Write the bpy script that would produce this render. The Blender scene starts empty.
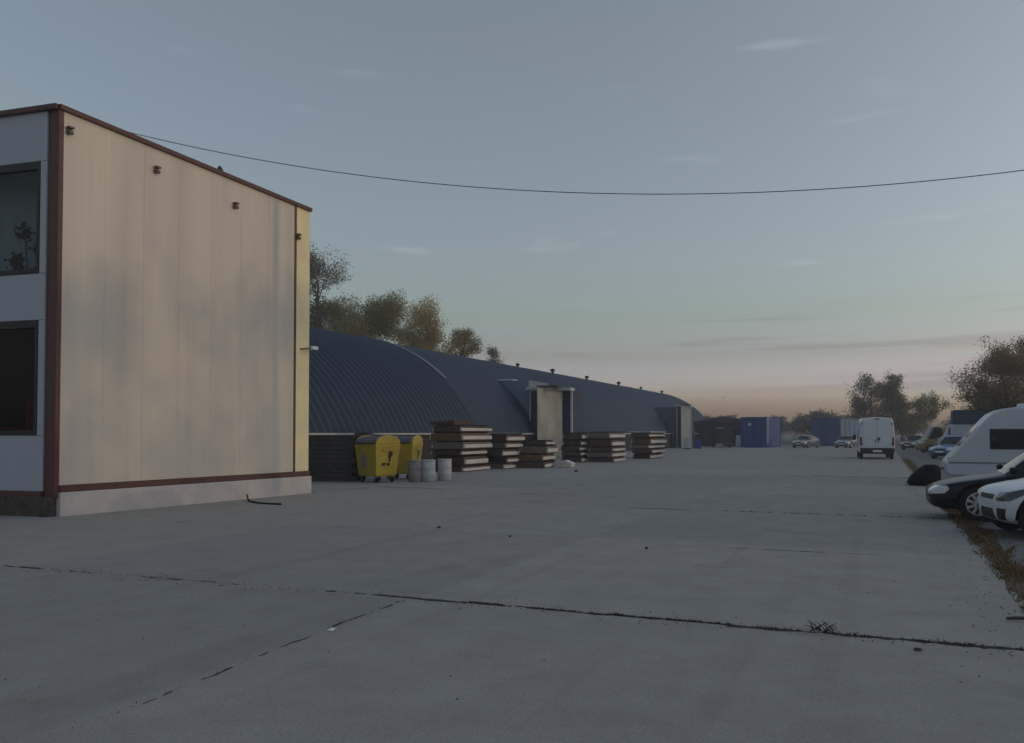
import bpy, bmesh, math, random
from mathutils import Vector, Matrix, noise
PI = math.pi
R = math.radians
S = bpy.context.scene
C = S.collection
rnd = random.Random(7)

# ------------------------------------------------------------------ materials
def _in(n, k, v):
    if k in n.inputs: n.inputs[k].default_value = v

def mat(name, col, rough=.7, var=.18, scale=6.0, bump=.0, bscale=60.0, metal=0.0, col2=None, stretch=(1, 1, 1), spec=.4, coat=0.0):
    m = bpy.data.materials.new(name); m.use_nodes = True
    nt = m.node_tree; b = nt.nodes['Principled BSDF']
    b.inputs['Roughness'].default_value = rough
    b.inputs['Metallic'].default_value = metal
    _in(b, 'Specular IOR Level', spec); _in(b, 'Coat Weight', coat); _in(b, 'Coat Roughness', .08)
    tc = nt.nodes.new('ShaderNodeTexCoord'); mp = nt.nodes.new('ShaderNodeMapping')
    mp.inputs['Scale'].default_value = stretch
    nt.links.new(tc.outputs['Object'], mp.inputs['Vector'])
    nz = nt.nodes.new('ShaderNodeTexNoise'); nz.inputs['Scale'].default_value = scale; nz.inputs['Detail'].default_value = 6
    nz.inputs['Roughness'].default_value = .65
    nt.links.new(mp.outputs[0], nz.inputs['Vector'])
    rp = nt.nodes.new('ShaderNodeValToRGB')
    c2 = col2 or tuple(c * (1 - var) for c in col); c1 = col if col2 else tuple(min(1, c * (1 + var)) for c in col)
    rp.color_ramp.elements[0].position = .3; rp.color_ramp.elements[1].position = .7
    rp.color_ramp.elements[0].color = (*c2, 1); rp.color_ramp.elements[1].color = (*c1, 1)
    nt.links.new(nz.outputs[0], rp.inputs[0]); nt.links.new(rp.outputs[0], b.inputs['Base Color'])
    if bump:
        n2 = nt.nodes.new('ShaderNodeTexNoise'); n2.inputs['Scale'].default_value = bscale; n2.inputs['Detail'].default_value = 5
        nt.links.new(mp.outputs[0], n2.inputs['Vector'])
        bp = nt.nodes.new('ShaderNodeBump'); bp.inputs['Strength'].default_value = bump; bp.inputs['Distance'].default_value = .02
        nt.links.new(n2.outputs[0], bp.inputs['Height']); nt.links.new(bp.outputs[0], b.inputs['Normal'])
    return m

def leafmat(name, cols, rough=.75):
    m = bpy.data.materials.new(name); m.use_nodes = True
    nt = m.node_tree; b = nt.nodes['Principled BSDF']; b.inputs['Roughness'].default_value = rough; _in(b, 'Specular IOR Level', .15)
    g = nt.nodes.new('ShaderNodeNewGeometry'); rp = nt.nodes.new('ShaderNodeValToRGB')
    e = rp.color_ramp.elements
    e[0].color = (*cols[0], 1); e[1].color = (*cols[-1], 1)
    for i, c in enumerate(cols[1:-1]):
        k = e.new((i + 1) / (len(cols) - 1)); k.color = (*c, 1)
    nt.links.new(g.outputs['Random Per Island'], rp.inputs[0]); nt.links.new(rp.outputs[0], b.inputs['Base Color'])
    tr = nt.nodes.new('ShaderNodeBsdfTranslucent'); nt.links.new(rp.outputs[0], tr.inputs['Color'])
    mx = nt.nodes.new('ShaderNodeMixShader'); mx.inputs[0].default_value = .25
    out = nt.nodes['Material Output']
    nt.links.new(b.outputs[0], mx.inputs[1]); nt.links.new(tr.outputs[0], mx.inputs[2]); nt.links.new(mx.outputs[0], out.inputs[0])
    return m

def glassmat(name, tint=(.02, .025, .03), rough=.04, alpha=.0):
    # dark glazing: mirror-like skin over a dim room; alpha lets some of the room show through
    m = bpy.data.materials.new(name); m.use_nodes = True
    nt = m.node_tree; b = nt.nodes['Principled BSDF']
    b.inputs['Base Color'].default_value = (*tint, 1); b.inputs['Roughness'].default_value = rough; _in(b, 'IOR', 1.52); _in(b, 'Specular IOR Level', .3 if 'shop' in name else .5)
    if alpha:
        t = nt.nodes.new('ShaderNodeBsdfTransparent'); mx = nt.nodes.new('ShaderNodeMixShader'); mx.inputs[0].default_value = alpha
        out = nt.nodes['Material Output']
        nt.links.new(b.outputs[0], mx.inputs[1]); nt.links.new(t.outputs[0], mx.inputs[2]); nt.links.new(mx.outputs[0], out.inputs[0])
    return m

def concrete(name, base, dark):
    m = bpy.data.materials.new(name); m.use_nodes = True
    nt = m.node_tree; b = nt.nodes['Principled BSDF']; b.inputs['Roughness'].default_value = .9; _in(b, 'Specular IOR Level', .2)
    tc = nt.nodes.new('ShaderNodeTexCoord')
    def nz(scale, det, rough=.6):
        n = nt.nodes.new('ShaderNodeTexNoise'); n.inputs['Scale'].default_value = scale; n.inputs['Detail'].default_value = det
        n.inputs['Roughness'].default_value = rough; nt.links.new(tc.outputs['Object'], n.inputs['Vector']); return n
    big, mid, fine = nz(.22, 5), nz(1.7, 8, .7), nz(45, 4, .7)
    def ramp(n, a, c, p0, p1):
        r = nt.nodes.new('ShaderNodeValToRGB'); r.color_ramp.elements[0].position = p0; r.color_ramp.elements[1].position = p1
        r.color_ramp.elements[0].color = a; r.color_ramp.elements[1].color = c; nt.links.new(n.outputs[0], r.inputs[0]); return r
    r1 = ramp(big, (*dark, 1), (*base, 1), .3, .65)
    r2 = ramp(mid, (.88, .88, .88, 1), (1.06, 1.06, 1.06, 1), .32, .65)
    r3 = ramp(fine, (.82, .82, .82, 1), (1.12, 1.12, 1.12, 1), .35, .68)
    def mul(x, y):
        k = nt.nodes.new('ShaderNodeMix'); k.data_type = 'RGBA'; k.blend_type = 'MULTIPLY'; k.inputs[0].default_value = 1
        nt.links.new(x, k.inputs[6]); nt.links.new(y, k.inputs[7]); return k.outputs[2]
    c = mul(mul(r1.outputs[0], r2.outputs[0]), r3.outputs[0])
    # stray oil spots and damp patches with a shape of their own
    sp = nz(.9, 3, .5); rs = ramp(sp, (1, 1, 1, 1), (.82, .82, .80, 1), .62, .74)
    c = mul(c, rs.outputs[0])
    sn = nt.nodes.new('ShaderNodeVectorMath'); sn.operation = 'SNAP'; sn.inputs[1].default_value = (5.45, 5.5, 50)
    of = nt.nodes.new('ShaderNodeVectorMath'); of.operation = 'ADD'; of.inputs[1].default_value = (4.15, 3.45, 5); nt.links.new(tc.outputs['Object'], of.inputs[0]); nt.links.new(of.outputs[0], sn.inputs[0])
    wn = nt.nodes.new('ShaderNodeTexWhiteNoise'); nt.links.new(sn.outputs[0], wn.inputs['Vector'])
    c = mul(c, ramp(wn, (.93, .935, .94, 1), (1.05, 1.045, 1.03, 1), 0, 1).outputs[0])
    ms = nt.nodes.new('ShaderNodeMapping'); ms.inputs['Scale'].default_value = (2.6, .05, 1); ms.inputs['Rotation'].default_value = (0, 0, .06); nt.links.new(tc.outputs['Object'], ms.inputs[0])
    ty = nt.nodes.new('ShaderNodeTexNoise'); ty.inputs['Scale'].default_value = 1.0; ty.inputs['Detail'].default_value = 4; nt.links.new(ms.outputs[0], ty.inputs['Vector'])
    c = mul(c, ramp(ty, (1, 1, 1, 1), (.90, .90, .90, 1), .55, .72).outputs[0])
    gr = nz(160, 2, .6); c = mul(c, ramp(gr, (1, 1, 1, 1), (.62, .61, .60, 1), .70, .76).outputs[0])
    nt.links.new(c, b.inputs['Base Color'])
    bp = nt.nodes.new('ShaderNodeBump'); bp.inputs['Strength'].default_value = .35; bp.inputs['Distance'].default_value = .01
    nt.links.new(fine.outputs[0], bp.inputs['Height']); nt.links.new(bp.outputs[0], b.inputs['Normal'])
    return m

M = dict(
    concrete=concrete('concrete', (.38, .355, .318), (.352, .33, .298)),
    lot=concrete('lot_concrete', (.20, .205, .205), (.15, .15, .145)),
    earth=mat('earth', (.10, .095, .07), .95, .35, .4, .5, 8),
    joint=mat('joint_dirt', (.035, .036, .033), 1, .4, 9, .5, 60),
    straw=leafmat('dry_grass', [(.07, .055, .03), (.22, .155, .075), (.15, .105, .05), (.08, .07, .035)]),
    weed=leafmat('joint_weed', [(.02, .025, .012), (.05, .05, .025), (.035, .04, .018)]),
    soil=mat('edge_soil', (.12, .09, .055), 1, .4, 7, .6, 40),
    panel=mat('wall_panel', (.70, .65, .54), .55, .10, 1.3, .05, 8, stretch=(1, 1, .06), spec=.3, col2=(.55, .515, .445)),
    panel_w=mat('facade_panel', (.42, .45, .50), .5, .08, 1.2, .0, stretch=(1, 1, .1)),
    cream=mat('cream_panel', (.82, .74, .44), .6, .08, 2),  # warm sunlight on the wall end, put into the colour
    trim=mat('red_brown_trim', (.10, .040, .034), .5, .2, 5),
    plinth=mat('plinth_render', (.55, .53, .51), .85, .12, 2.5, .2, 40),
    stone=mat('plinth_stone', (.075, .06, .05), .8, .5, 6, .4, 14),
    frame=mat('dark_frame', (.02, .02, .022), .45, .15),
    glass=glassmat('window_glass', (.012, .016, .018), .03, .72),
    lglass=glassmat('shop_glass', (.004, .004, .005), .06, .62),
    cglass=glassmat('car_glass', (.010, .012, .014), .05),
    room=mat('room_paint', (.10, .11, .11), .9, .1),
    roomdark=mat('room_dark', (.012, .012, .014), .9, .1),
    cream_net=mat('net_curtain', (.44, .62, .72), .9, .15, 1.5, stretch=(1, 1, .2)),  # pale blue standing in for sky reflected in the upper glass
    red=mat('dull_red', (.28, .045, .02), .7, .2),
    plantdark=mat('plant_dark', (.012, .018, .012), .8, .3),
    roof=mat('arch_sheet', (.024, .040, .066), .5, .14, .8, .03, 6, stretch=(1, 1, 1), spec=.3),
    roof2=mat('arch_sheet_far', (.029, .047, .077), .6, .12, .6, .03, 6, spec=.25),
    band=mat('pale_band', (.15, .17, .19), .5, .15),
    gutter=mat('pale_gutter', (.42, .42, .42), .6, .2),
    basewall=mat('dark_base_wall', (.035, .03, .03), .9, .3, 2, .3, 20),
    cheek=mat('blue_grey_sheet', (.13, .185, .245), .5, .12, 1.5),
    cheek_far=mat('dull_sheet', (.07, .10, .135), .55, .12, 1.5),
    post=mat('pale_post', (.46, .49, .50), .6, .15),
    board=mat('stained_board', (.66, .62, .52), .8, .25, 1.6, .1, 20, stretch=(1, 1, .35), col2=(.36, .33, .24)),
    board2=mat('greenish_board', (.42, .46, .42), .8, .2, 1.4),
    yellow=mat('yellow_plastic', (.46, .35, .035), .5, .18, 3),
    lid=mat('lid_plastic', (.10, .075, .085), .55, .2, 4),
    black=mat('black_plastic', (.012, .012, .013), .5, .3, 6),
    tarp=mat('black_tarp', (.006, .0065, .008), .75, .3, 5, .3, 9, spec=.15),
    rubber=mat('rubber', (.014, .014, .015), .85, .2),
    sticker=mat('black_print', (.008, .008, .006), .6, .1),
    drum=mat('pale_drum', (.46, .48, .50), .5, .15, 5),
    drum2=mat('dirty_drum', (.27, .25, .26), .6, .25, 4),
    brown=mat('brown_ply', (.085, .050, .036), .85, .4, 4, .3, 25),
    rust=mat('rusty_ply', (.085, .047, .036), .85, .4, 4, .3, 25),
    weathered=mat('weathered_ply', (.15, .125, .10), .85, .35, 4, .3, 25),
    ochre=mat('ochre_ply', (.15, .085, .038), .85, .35, 4, .3, 25),
    pale=mat('pale_edge', (.52, .52, .50), .7, .2, 3),
    timber=mat('dark_timber', (.06, .058, .058), .9, .4, 5, .3, 30),
    bearer=mat('bearer_wood', (.02, .017, .015), .9, .3, 5),
    blue=mat('blue_sheet', (.012, .055, .23), .5, .2, 1.5),
    blue2=mat('slate_blue_sheet', (.025, .065, .18), .55, .2, 1.5),
    navy=mat('navy_tarp', (.025, .04, .085), .7, .2, 1.5),
    wht=mat('white_paint', (.62, .66, .70), .3, .05, 2, coat=.3),
    wht2=mat('grey_white_sheet', (.44, .49, .55), .5, .1, 1.5),
    carav=mat('caravan_white', (.52, .56, .60), .35, .06, 1.2, coat=.2),
    silver=mat('silver_paint', (.20, .225, .245), .3, .05, 2, metal=.5, coat=.4),
    carblack=mat('black_paint', (.006, .008, .013), .35, .1, 2, coat=.12, spec=.3),
    carblue=mat('blue_paint', (.07, .16, .33), .28, .1, 2, coat=.5),
    carred=mat('dark_red_paint', (.06, .022, .03), .3, .1, 2, coat=.4),
    tan=mat('tan_paint', (.30, .22, .10), .4, .12, 2, coat=.2),
    alloy=mat('alloy', (.62, .63, .64), .35, .08, 4, metal=.6),
    lens=mat('lamp_lens', (.60, .62, .64), .15, .1, 12, coat=.6),
    dlens=mat('dark_lens', (.06, .065, .07), .15, .2, 8, coat=.6),
    tail=mat('tail_lens', (.22, .015, .012), .25, .15, 8),
    bark=mat('bark', (.075, .06, .05), .95, .35, 8, .5, 30),
    shed=mat('dark_shed', (.028, .03, .034), .8, .3, 1.2),
    metal=mat('grey_metal', (.18, .18, .18), .5, .2, 6, metal=.5),
    wire=mat('wire', (.085, .09, .095), .6, .1),
    paper=mat('white_paper', (.75, .75, .74), .8, .1),
    rustlamp=mat('lamp_bracket', (.16, .10, .06), .6, .25, 12),
)

# ------------------------------------------------------------------ mesh helpers
class MB:
    def __init__(s): s.v = []; s.f = []
    def add(s, vs, fs):
        n = len(s.v); s.v += [tuple(v) for v in vs]; s.f += [tuple(i + n for i in f) for f in fs]; return s
    def box(s, c, d, rz=0, taper=1.0):
        x, y, z = d[0] / 2, d[1] / 2, d[2] / 2; vs = []
        for k, sz in ((1, -1), (taper, 1)):
            for a, b in ((-1, -1), (1, -1), (1, 1), (-1, 1)):
                px, py = a * x * k, b * y * k
                vs.append((c[0] + px * math.cos(rz) - py * math.sin(rz), c[1] + px * math.sin(rz) + py * math.cos(rz), c[2] + sz * z))
        return s.add(vs, [(3, 2, 1, 0), (4, 5, 6, 7), (0, 1, 5, 4), (1, 2, 6, 5), (2, 3, 7, 6), (3, 0, 4, 7)])
    def seg(s, a, b, t, z0, z1, off=0.0):
        # upright slab along the plan segment a-b, thickness t centred 'off' to its right
        d = Vector((b[0] - a[0], b[1] - a[1])); L = d.length; d /= L; n = Vector((d.y, -d.x))
        c = (Vector(a) + Vector(b)) / 2 + n * off
        return s.box((c.x, c.y, (z0 + z1) / 2), (L, t, z1 - z0), math.atan2(d.y, d.x))
    def tube(s, pts, r, n=8, cap=True):
        pts = [Vector(p) for p in pts]; rs = r if isinstance(r, (list, tuple)) else [r] * len(pts)
        base = len(s.v); ref = None
        for i, p in enumerate(pts):
            t = (pts[min(i + 1, len(pts) - 1)] - pts[max(i - 1, 0)]).normalized()
            if ref is None: ref = Vector((0, 0, 1)) if abs(t.z) < .9 else Vector((1, 0, 0))
            u = t.cross(ref).normalized(); w = u.cross(t).normalized(); ref = w
            for k in range(n):
                a = 2 * PI * k / n; q = p + (u * math.cos(a) + w * math.sin(a)) * rs[i]; s.v.append(tuple(q))
        for i in range(len(pts) - 1):
            for k in range(n):
                a = base + i * n + k; b = base + i * n + (k + 1) % n
                s.f.append((a, b, b + n, a + n))
        if cap:
            s.f.append(tuple(base + k for k in reversed(range(n)))); s.f.append(tuple(base + (len(pts) - 1) * n + k for k in range(n)))
        return s
    def lathe(s, prof, o=(0, 0, 0), axis='z', n=24):
        base = len(s.v)
        for r, h in prof:
            for k in range(n):
                a = 2 * PI * k / n; x, y = r * math.cos(a), r * math.sin(a)
                s.v.append((o[0] + x, o[1] + y, o[2] + h) if axis == 'z' else (o[0] + x, o[1] + h, o[2] + y))
        for i in range(len(prof) - 1):
            for k in range(n):
                a = base + i * n + k; b = base + i * n + (k + 1) % n; s.f.append((a, b, b + n, a + n))
        s.f.append(tuple(base + k for k in reversed(range(n)))); s.f.append(tuple(base + (len(prof) - 1) * n + k for k in range(n)))
        return s
    def prism(s, poly, y0, y1):
        # polygon in x-z pushed along y
        n = len(poly); vs = [(p[0], y0, p[1]) for p in poly] + [(p[0], y1, p[1]) for p in poly]
        fs = [tuple(range(n)), tuple(reversed(range(n, 2 * n)))] + [(i, i + n, (i + 1) % n + n, (i + 1) % n) for i in range(n)]
        return s.add(vs, fs)
    def build(s, name, m, parent=None, bevel=0, smooth=False, fix=True):
        me = bpy.data.meshes.new(name); me.from_pydata(s.v, [], s.f); me.materials.append(m)
        if fix:
            bm = bmesh.new(); bm.from_mesh(me); bmesh.ops.recalc_face_normals(bm, faces=bm.faces); bm.to_mesh(me); bm.free()
        if smooth:
            for p in me.polygons: p.use_smooth = True
        o = bpy.data.objects.new(name, me); C.objects.link(o)
        if parent: o.parent = parent
        if bevel:
            b = o.modifiers.new('b', 'BEVEL'); b.width = bevel; b.segments = 2; b.limit_method = 'ANGLE'; b.angle_limit = R(40)
        return o

def tag(o, label=None, cat=None, group=None, kind=None):
    if label: o['label'] = label
    if cat: o['category'] = cat
    if group: o['group'] = group
    if kind: o['kind'] = kind
    return o
def thing(name, label, cat, loc=(0, 0, 0), rz=0, group=None):
    o = bpy.data.objects.new(name, None); C.objects.link(o); o.location = loc; o.rotation_euler = (0, 0, rz)
    o.empty_display_size = .2
    return tag(o, label, cat, group)
def dup(root, loc=None, rz=None, label=None, scale=None, group=None):
    r = root.copy(); C.objects.link(r)
    if loc is not None: r.location = loc
    if rz is not None: r.rotation_euler = (0, 0, rz)
    if scale is not None: r.scale = scale
    if label: r['label'] = label
    if group: r['group'] = group
    for ch in list(root.children):
        c = ch.copy(); C.objects.link(c); c.parent = r
        for g in ch.children:
            d = g.copy(); C.objects.link(d); d.parent = c
    return r
def swap(o, names, m):
    for ch in o.children:
        if ch.name.split('.')[0] in names:
            ch.data = ch.data.copy(); ch.data.materials[0] = m

# ------------------------------------------------------------------ camera, world, sun.  x = across the yard, y = along it
TH = math.atan(368 / 880)
cam = bpy.data.cameras.new('camera'); co = bpy.data.objects.new('camera', cam); C.objects.link(co)
co.location = (0, 0, 1.6); co.rotation_euler = (PI / 2 + math.atan(24 / 880), 0, TH)
cam.sensor_width = 36; cam.lens = 880 / 1024 * 36; cam.shift_y = 38 / 1024; cam.clip_end = 3000; cam.clip_start = .05
S.camera = co

SUN_EL, SUN_AZ = R(3.2), R(14)            # sun low on the right; azimuth measured from +x towards +y
w = bpy.data.worlds.new('World'); S.world = w; w.use_nodes = True
nt = w.node_tree; bg = nt.nodes['Background']; bg.inputs['Strength'].default_value = .12
sk = nt.nodes.new('ShaderNodeTexSky'); sk.sky_type = 'NISHITA'; sk.sun_disc = False
sk.sun_elevation = SUN_EL; sk.sun_rotation = PI / 2 - SUN_AZ; sk.air_density = 1.0; sk.dust_density = 2.2; sk.ozone_density = 1.6
# thin streaks of cloud near the horizon and a few faint wisps above, fixed to directions in the world
tc = nt.nodes.new('ShaderNodeTexCoord')
sep = nt.nodes.new('ShaderNodeSeparateXYZ'); nt.links.new(tc.outputs['Generated'], sep.inputs[0])
def cloud(scale3, scale, lo, hi, z0, z1, z2, z3, col, fac, loc=(0, 0, 0)):
    mp = nt.nodes.new('ShaderNodeMapping'); mp.inputs['Scale'].default_value = scale3; mp.inputs['Location'].default_value = loc
    nt.links.new(tc.outputs['Generated'], mp.inputs[0])
    nz = nt.nodes.new('ShaderNodeTexNoise'); nz.inputs['Scale'].default_value = scale; nz.inputs['Detail'].default_value = 5
    nt.links.new(mp.outputs[0], nz.inputs['Vector'])
    r = nt.nodes.new('ShaderNodeMapRange'); r.interpolation_type = 'SMOOTHSTEP'
    r.inputs[1].default_value = lo; r.inputs[2].default_value = hi; nt.links.new(nz.outputs[0], r.inputs[0])
    a = nt.nodes.new('ShaderNodeMapRange'); a.interpolation_type = 'SMOOTHSTEP'; a.inputs[1].default_value = z0; a.inputs[2].default_value = z1
    b = nt.nodes.new('ShaderNodeMapRange'); b.interpolation_type = 'SMOOTHSTEP'; b.inputs[1].default_value = z2; b.inputs[2].default_value = z3
    b.inputs[3].default_value = 1; b.inputs[4].default_value = 0
    nt.links.new(sep.outputs[2], a.inputs[0]); nt.links.new(sep.outputs[2], b.inputs[0])
    def mm(x, y):
        k = nt.nodes.new('ShaderNodeMath'); k.operation = 'MULTIPLY'
        nt.links.new(x, k.inputs[0])
        if isinstance(y, float): k.inputs[1].default_value = y
        else: nt.links.new(y, k.inputs[1])
        return k.outputs[0]
    return mm(mm(mm(r.outputs[0], a.outputs[0]), b.outputs[0]), fac), col
# evening air: the low dusty sky is paler and rosier than the model's
rz_ = nt.nodes.new('ShaderNodeValToRGB'); nt.links.new(sep.outputs[2], rz_.inputs[0])
EL = rz_.color_ramp.elements
EL[0].position = 0.0; EL[0].color = (1.75, 1.90, 4.6, 1); EL[1].position = .75; EL[1].color = (1.40, 1.24, 1.16, 1)
for p_, c_ in ((.043, (1.70, 1.82, 4.1)), (.085, (1.03, .99, 1.52)), (.13, (.97, .94, 1.06)), (.22, (1.14, .97, .99)), (.42, (1.36, 1.06, .94))):
    k_ = EL.new(p_); k_.color = (*c_, 1)
mx_ = nt.nodes.new('ShaderNodeMix'); mx_.data_type = 'RGBA'; mx_.blend_type = 'MULTIPLY'; mx_.inputs[0].default_value = 1
nt.links.new(sk.outputs[0], mx_.inputs[6]); nt.links.new(rz_.outputs[0], mx_.inputs[7])
dk_ = nt.nodes.new('ShaderNodeMix'); dk_.data_type = 'RGBA'; dk_.blend_type = 'DARKEN'; dk_.inputs[0].default_value = 1
nt.links.new(mx_.outputs[2], dk_.inputs[6]); dk_.inputs[7].default_value = (1.45, 1.28, 1.25, 1)      # cap added to the sky colour, dimming the warm glow near the sunset
# the half of the sky towards the sun is brighter
dt_ = nt.nodes.new('ShaderNodeVectorMath'); dt_.operation = 'DOT_PRODUCT'; nt.links.new(tc.outputs['Generated'], dt_.inputs[0]); dt_.inputs[1].default_value = (math.cos(SUN_AZ), math.sin(SUN_AZ), 0)
mr_ = nt.nodes.new('ShaderNodeMapRange'); mr_.inputs[1].default_value = -1; mr_.inputs[2].default_value = 1; mr_.inputs[3].default_value = .68; mr_.inputs[4].default_value = 1.34
nt.links.new(dt_.outputs['Value'], mr_.inputs[0])
az_ = nt.nodes.new('ShaderNodeMix'); az_.data_type = 'RGBA'; az_.blend_type = 'MULTIPLY'; az_.inputs[0].default_value = 1
nt.links.new(dk_.outputs[2], az_.inputs[6]); nt.links.new(mr_.outputs[0], az_.inputs[7]); cur = az_.outputs[2]
def layer(cur, fc, mode='MULTIPLY'):
    f, col = fc
    k = nt.nodes.new('ShaderNodeMix'); k.data_type = 'RGBA'; k.blend_type = mode
    nt.links.new(f, k.inputs[0]); nt.links.new(cur, k.inputs[6]); k.inputs[7].default_value = (*col, 1); return k.outputs[2]
cur = layer(cur, cloud((1, 1, 26), 2.6, .54, .66, .03, .06, .10, .16, (.86, .83, .85), 1.0, (3.1, 0, 0)))
cur = layer(cur, cloud((1, 1, 6), 6.0, .64, .80, .10, .18, .5, .8, (1.25, 1.22, 1.2), 1.0, (1.7, 4, 0)))
nt.links.new(cur, bg.inputs['Color'])
sl = bpy.data.lights.new('sun', 'SUN'); sl.energy = .24; sl.angle = R(.5); sl.color = (1, .70, .40)
so = bpy.data.objects.new('sun', sl); C.objects.link(so)
sd = Vector((math.cos(SUN_EL) * math.cos(SUN_AZ), math.cos(SUN_EL) * math.sin(SUN_AZ), math.sin(SUN_EL)))
so.rotation_euler = sd.to_track_quat('Z', 'Y').to_euler(); so.location = (20, -5, 30)
S.view_settings.view_transform = 'Standard'; S.view_settings.look = 'None'; S.view_settings.gamma = 1
S.view_settings.exposure = 1.62; S.view_settings.use_curve_mapping = False
S.cycles.max_bounces = 6; S.cycles.transparent_max_bounces = 12
try: S.cycles.use_denoising = True
except Exception: pass

# ------------------------------------------------------------------ the ground
def sheet(name, x0, x1, y0, y1, z, m, wob=None):
    return tag(MB().add([(x0, y0, z), (x1, y0, z), (x1, y1, z), (x0, y1, z)], [(0, 1, 2, 3)]).build(name, m, fix=False), kind='structure')
sheet('ground', -900, 900, -400, 1500, -.03, M['earth'])
sheet('concrete_yard', -60, 1.28, -30, 124, 0, M['concrete'])
sheet('parking_area', 1.30, 34, -30, 124, -.004, M['lot'])

def wobble(t, k, amp): return amp * (noise.noise(Vector((t, k * 7.3, .5))) )
def joint(name, a, b, wid, gaps, seed, z=.004):
    # dirt-filled joint: a strip of irregular width that pinches out along its length
    a, b = Vector(a), Vector(b); d = b - a; L = d.length; d /= L; nn = Vector((-d.y, d.x)); mb = MB(); r = random.Random(seed)
    prev = None; t = 0
    while t < L:
        n1 = noise.noise(Vector((t * .55, seed * 3.1, 0))); n2 = noise.noise(Vector((t * 3.3, seed, 4)))
        n3 = noise.noise(Vector((t * 11, seed * 2.2, 9)))
        wd = wid * (.50 + .9 * n1 + .8 * n2 + .6 * n3 - gaps)
        c = a + d * t + nn * (wobble(t * 1.3, seed, .04) + wobble(t * 6, seed, .022))
        if wd > .004:
            l, q = c + nn * wd * (1 + .4 * r.random()) / 2, c - nn * wd * (1 + .4 * r.random()) / 2
            i = len(mb.v); mb.v += [(l.x, l.y, z), (q.x, q.y, z)]
            if prev is not None: mb.f.append((prev, prev + 1, i + 1, i))
            prev = i
        else: prev = None
        t += .03
    if mb.f: return tag(mb.build(name, M['joint'], fix=False), kind='structure')
joint('yard_joint', (-3.6, 7.56), (-1.2, 7.53), .06, -.05, 1)
joint('yard_joint', (-1.2, 7.53), (1.3, 7.5), .085, -.25, 13)
joint('yard_joint', (-14, 7.45), (-3.6, 7.56), .07, .34, 2)
joint('yard_joint', (-4.06, 4.0), (-4.25, 7.4), .026, .20, 3)
joint('yard_joint', (-5, 18.5), (1.3, 18.4), .10, .28, 4)
joint('yard_joint', (-14, 18.6), (-5, 18.5), .06, .55, 5)
joint('yard_joint', (-3.5, 34.8), (1.3, 34.7), .20, .15, 6)
joint('yard_joint', (-13.5, 26.2), (-8, 26.1), .14, .35, 7)
joint('yard_joint', (-14.0, 22.9), (-10.8, 22.7), .20, .15, 14)
joint('yard_joint', (-9.0, 21.5), (-7.4, 22.2), .22, .05, 15)
joint('yard_joint', (-2.0, 12.6), (1.3, 12.55), .03, .3, 8)
joint('yard_joint', (-9, 47), (1.3, 46.8), .2, .4, 9)
joint('yard_joint', (1.62, 9.9), (9, 9.9), .05, .1, 10)
joint('yard_joint', (1.62, 12.9), (9, 12.9), .05, .1, 11)
joint('yard_joint', (-14.8, 12.05), (-14.0, 22.5), .10, .1, 12)

def blades(name, m, spots, hmin, hmax, wmin, wmax, seed, lean=.6):
    r = random.Random(seed); mb = MB()
    for (x, y, sc) in spots:
        a = r.random() * 2 * PI; h = r.uniform(hmin, hmax) * sc; wd = r.uniform(wmin, wmax) * sc; le = r.random() * lean * h
        la = r.random() * 2 * PI; dx, dy = math.cos(a) * wd, math.sin(a) * wd; lx, ly = math.cos(la) * le, math.sin(la) * le
        mb.add([(x - dx, y - dy, 0), (x + dx, y + dy, 0), (x + dx * .6 + lx * .5, y + dy * .6 + ly * .5, h * .6), (x + lx * 1.5, y + ly * 1.5, h)], [(0, 1, 2), (0, 2, 3)])
    return tag(mb.build(name, m, fix=False), kind='stuff')
# the weedy strip between the yard and the parked cars
mb = MB(); y = -6.0; prev = None
while y < 60:
    l = 1.24 + .08 * noise.noise(Vector((y * .9, 1, 0))) + .07 * noise.noise(Vector((y * 4, 2, 0)))
    q = 1.50 + .20 * noise.noise(Vector((y * .6, 5, 0))) + .10 * noise.noise(Vector((y * 3, 8, 0))) + .05 * noise.noise(Vector((y * 9, 8, 3)))
    q = max(q, l + .04)
    i = len(mb.v); mb.v += [(l, y, .006), (q, y, .006)]
    if prev is not None: mb.f.append((prev, prev + 1, i + 1, i))
    prev = i; y += .12
tag(mb.build('soil_strip', M['soil'], fix=False), kind='structure')
sp = []
for _ in range(16000):
    y = rnd.uniform(2, 26); dens = .45 + .9 * noise.noise(Vector((y * .9, 3, 1)))
    if rnd.random() > dens: continue
    x = max(1.18, rnd.gauss(1.40 + .12 * noise.noise(Vector((y * .6, 5, 0))), .11)); sp.append((x, y, rnd.uniform(.5, 1.2) * (1.0 if rnd.random() < .9 else 1.8)))
for _ in range(2500):
    y = rnd.uniform(26, 60); sp.append((rnd.gauss(1.46, .13), y, rnd.uniform(.6, 1.4)))
tag(blades('dry_grass_strip', M['straw'], sp, .015, .07, .003, .009, 3, 1.2), 'dry brown grass and leaf litter along the slab edge beside the parked cars', 'dry grass')
sp = []
for (a, b, n, s_) in (((-3.6, 7.56), (1.3, 7.5), 1500, 1), ((-13, 7.46), (-3.6, 7.56), 160, .6), ((-4.02, 3), (-4.25, 7.5), 120, .5), ((-3, 18.5), (1.3, 18.4), 500, 1.2), ((-2.5, 34.8), (1.3, 34.7), 300, 1.5)):
    for _ in range(n):
        t = rnd.random(); k = noise.noise(Vector((t * 14, n * .01, 2)))
        if k < -.05 and rnd.random() < .8: continue
        sp.append((a[0] + (b[0] - a[0]) * t + rnd.gauss(0, .01), a[1] + (b[1] - a[1]) * t + rnd.gauss(0, .015), s_ * rnd.uniform(.4, 1.1)))
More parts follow.
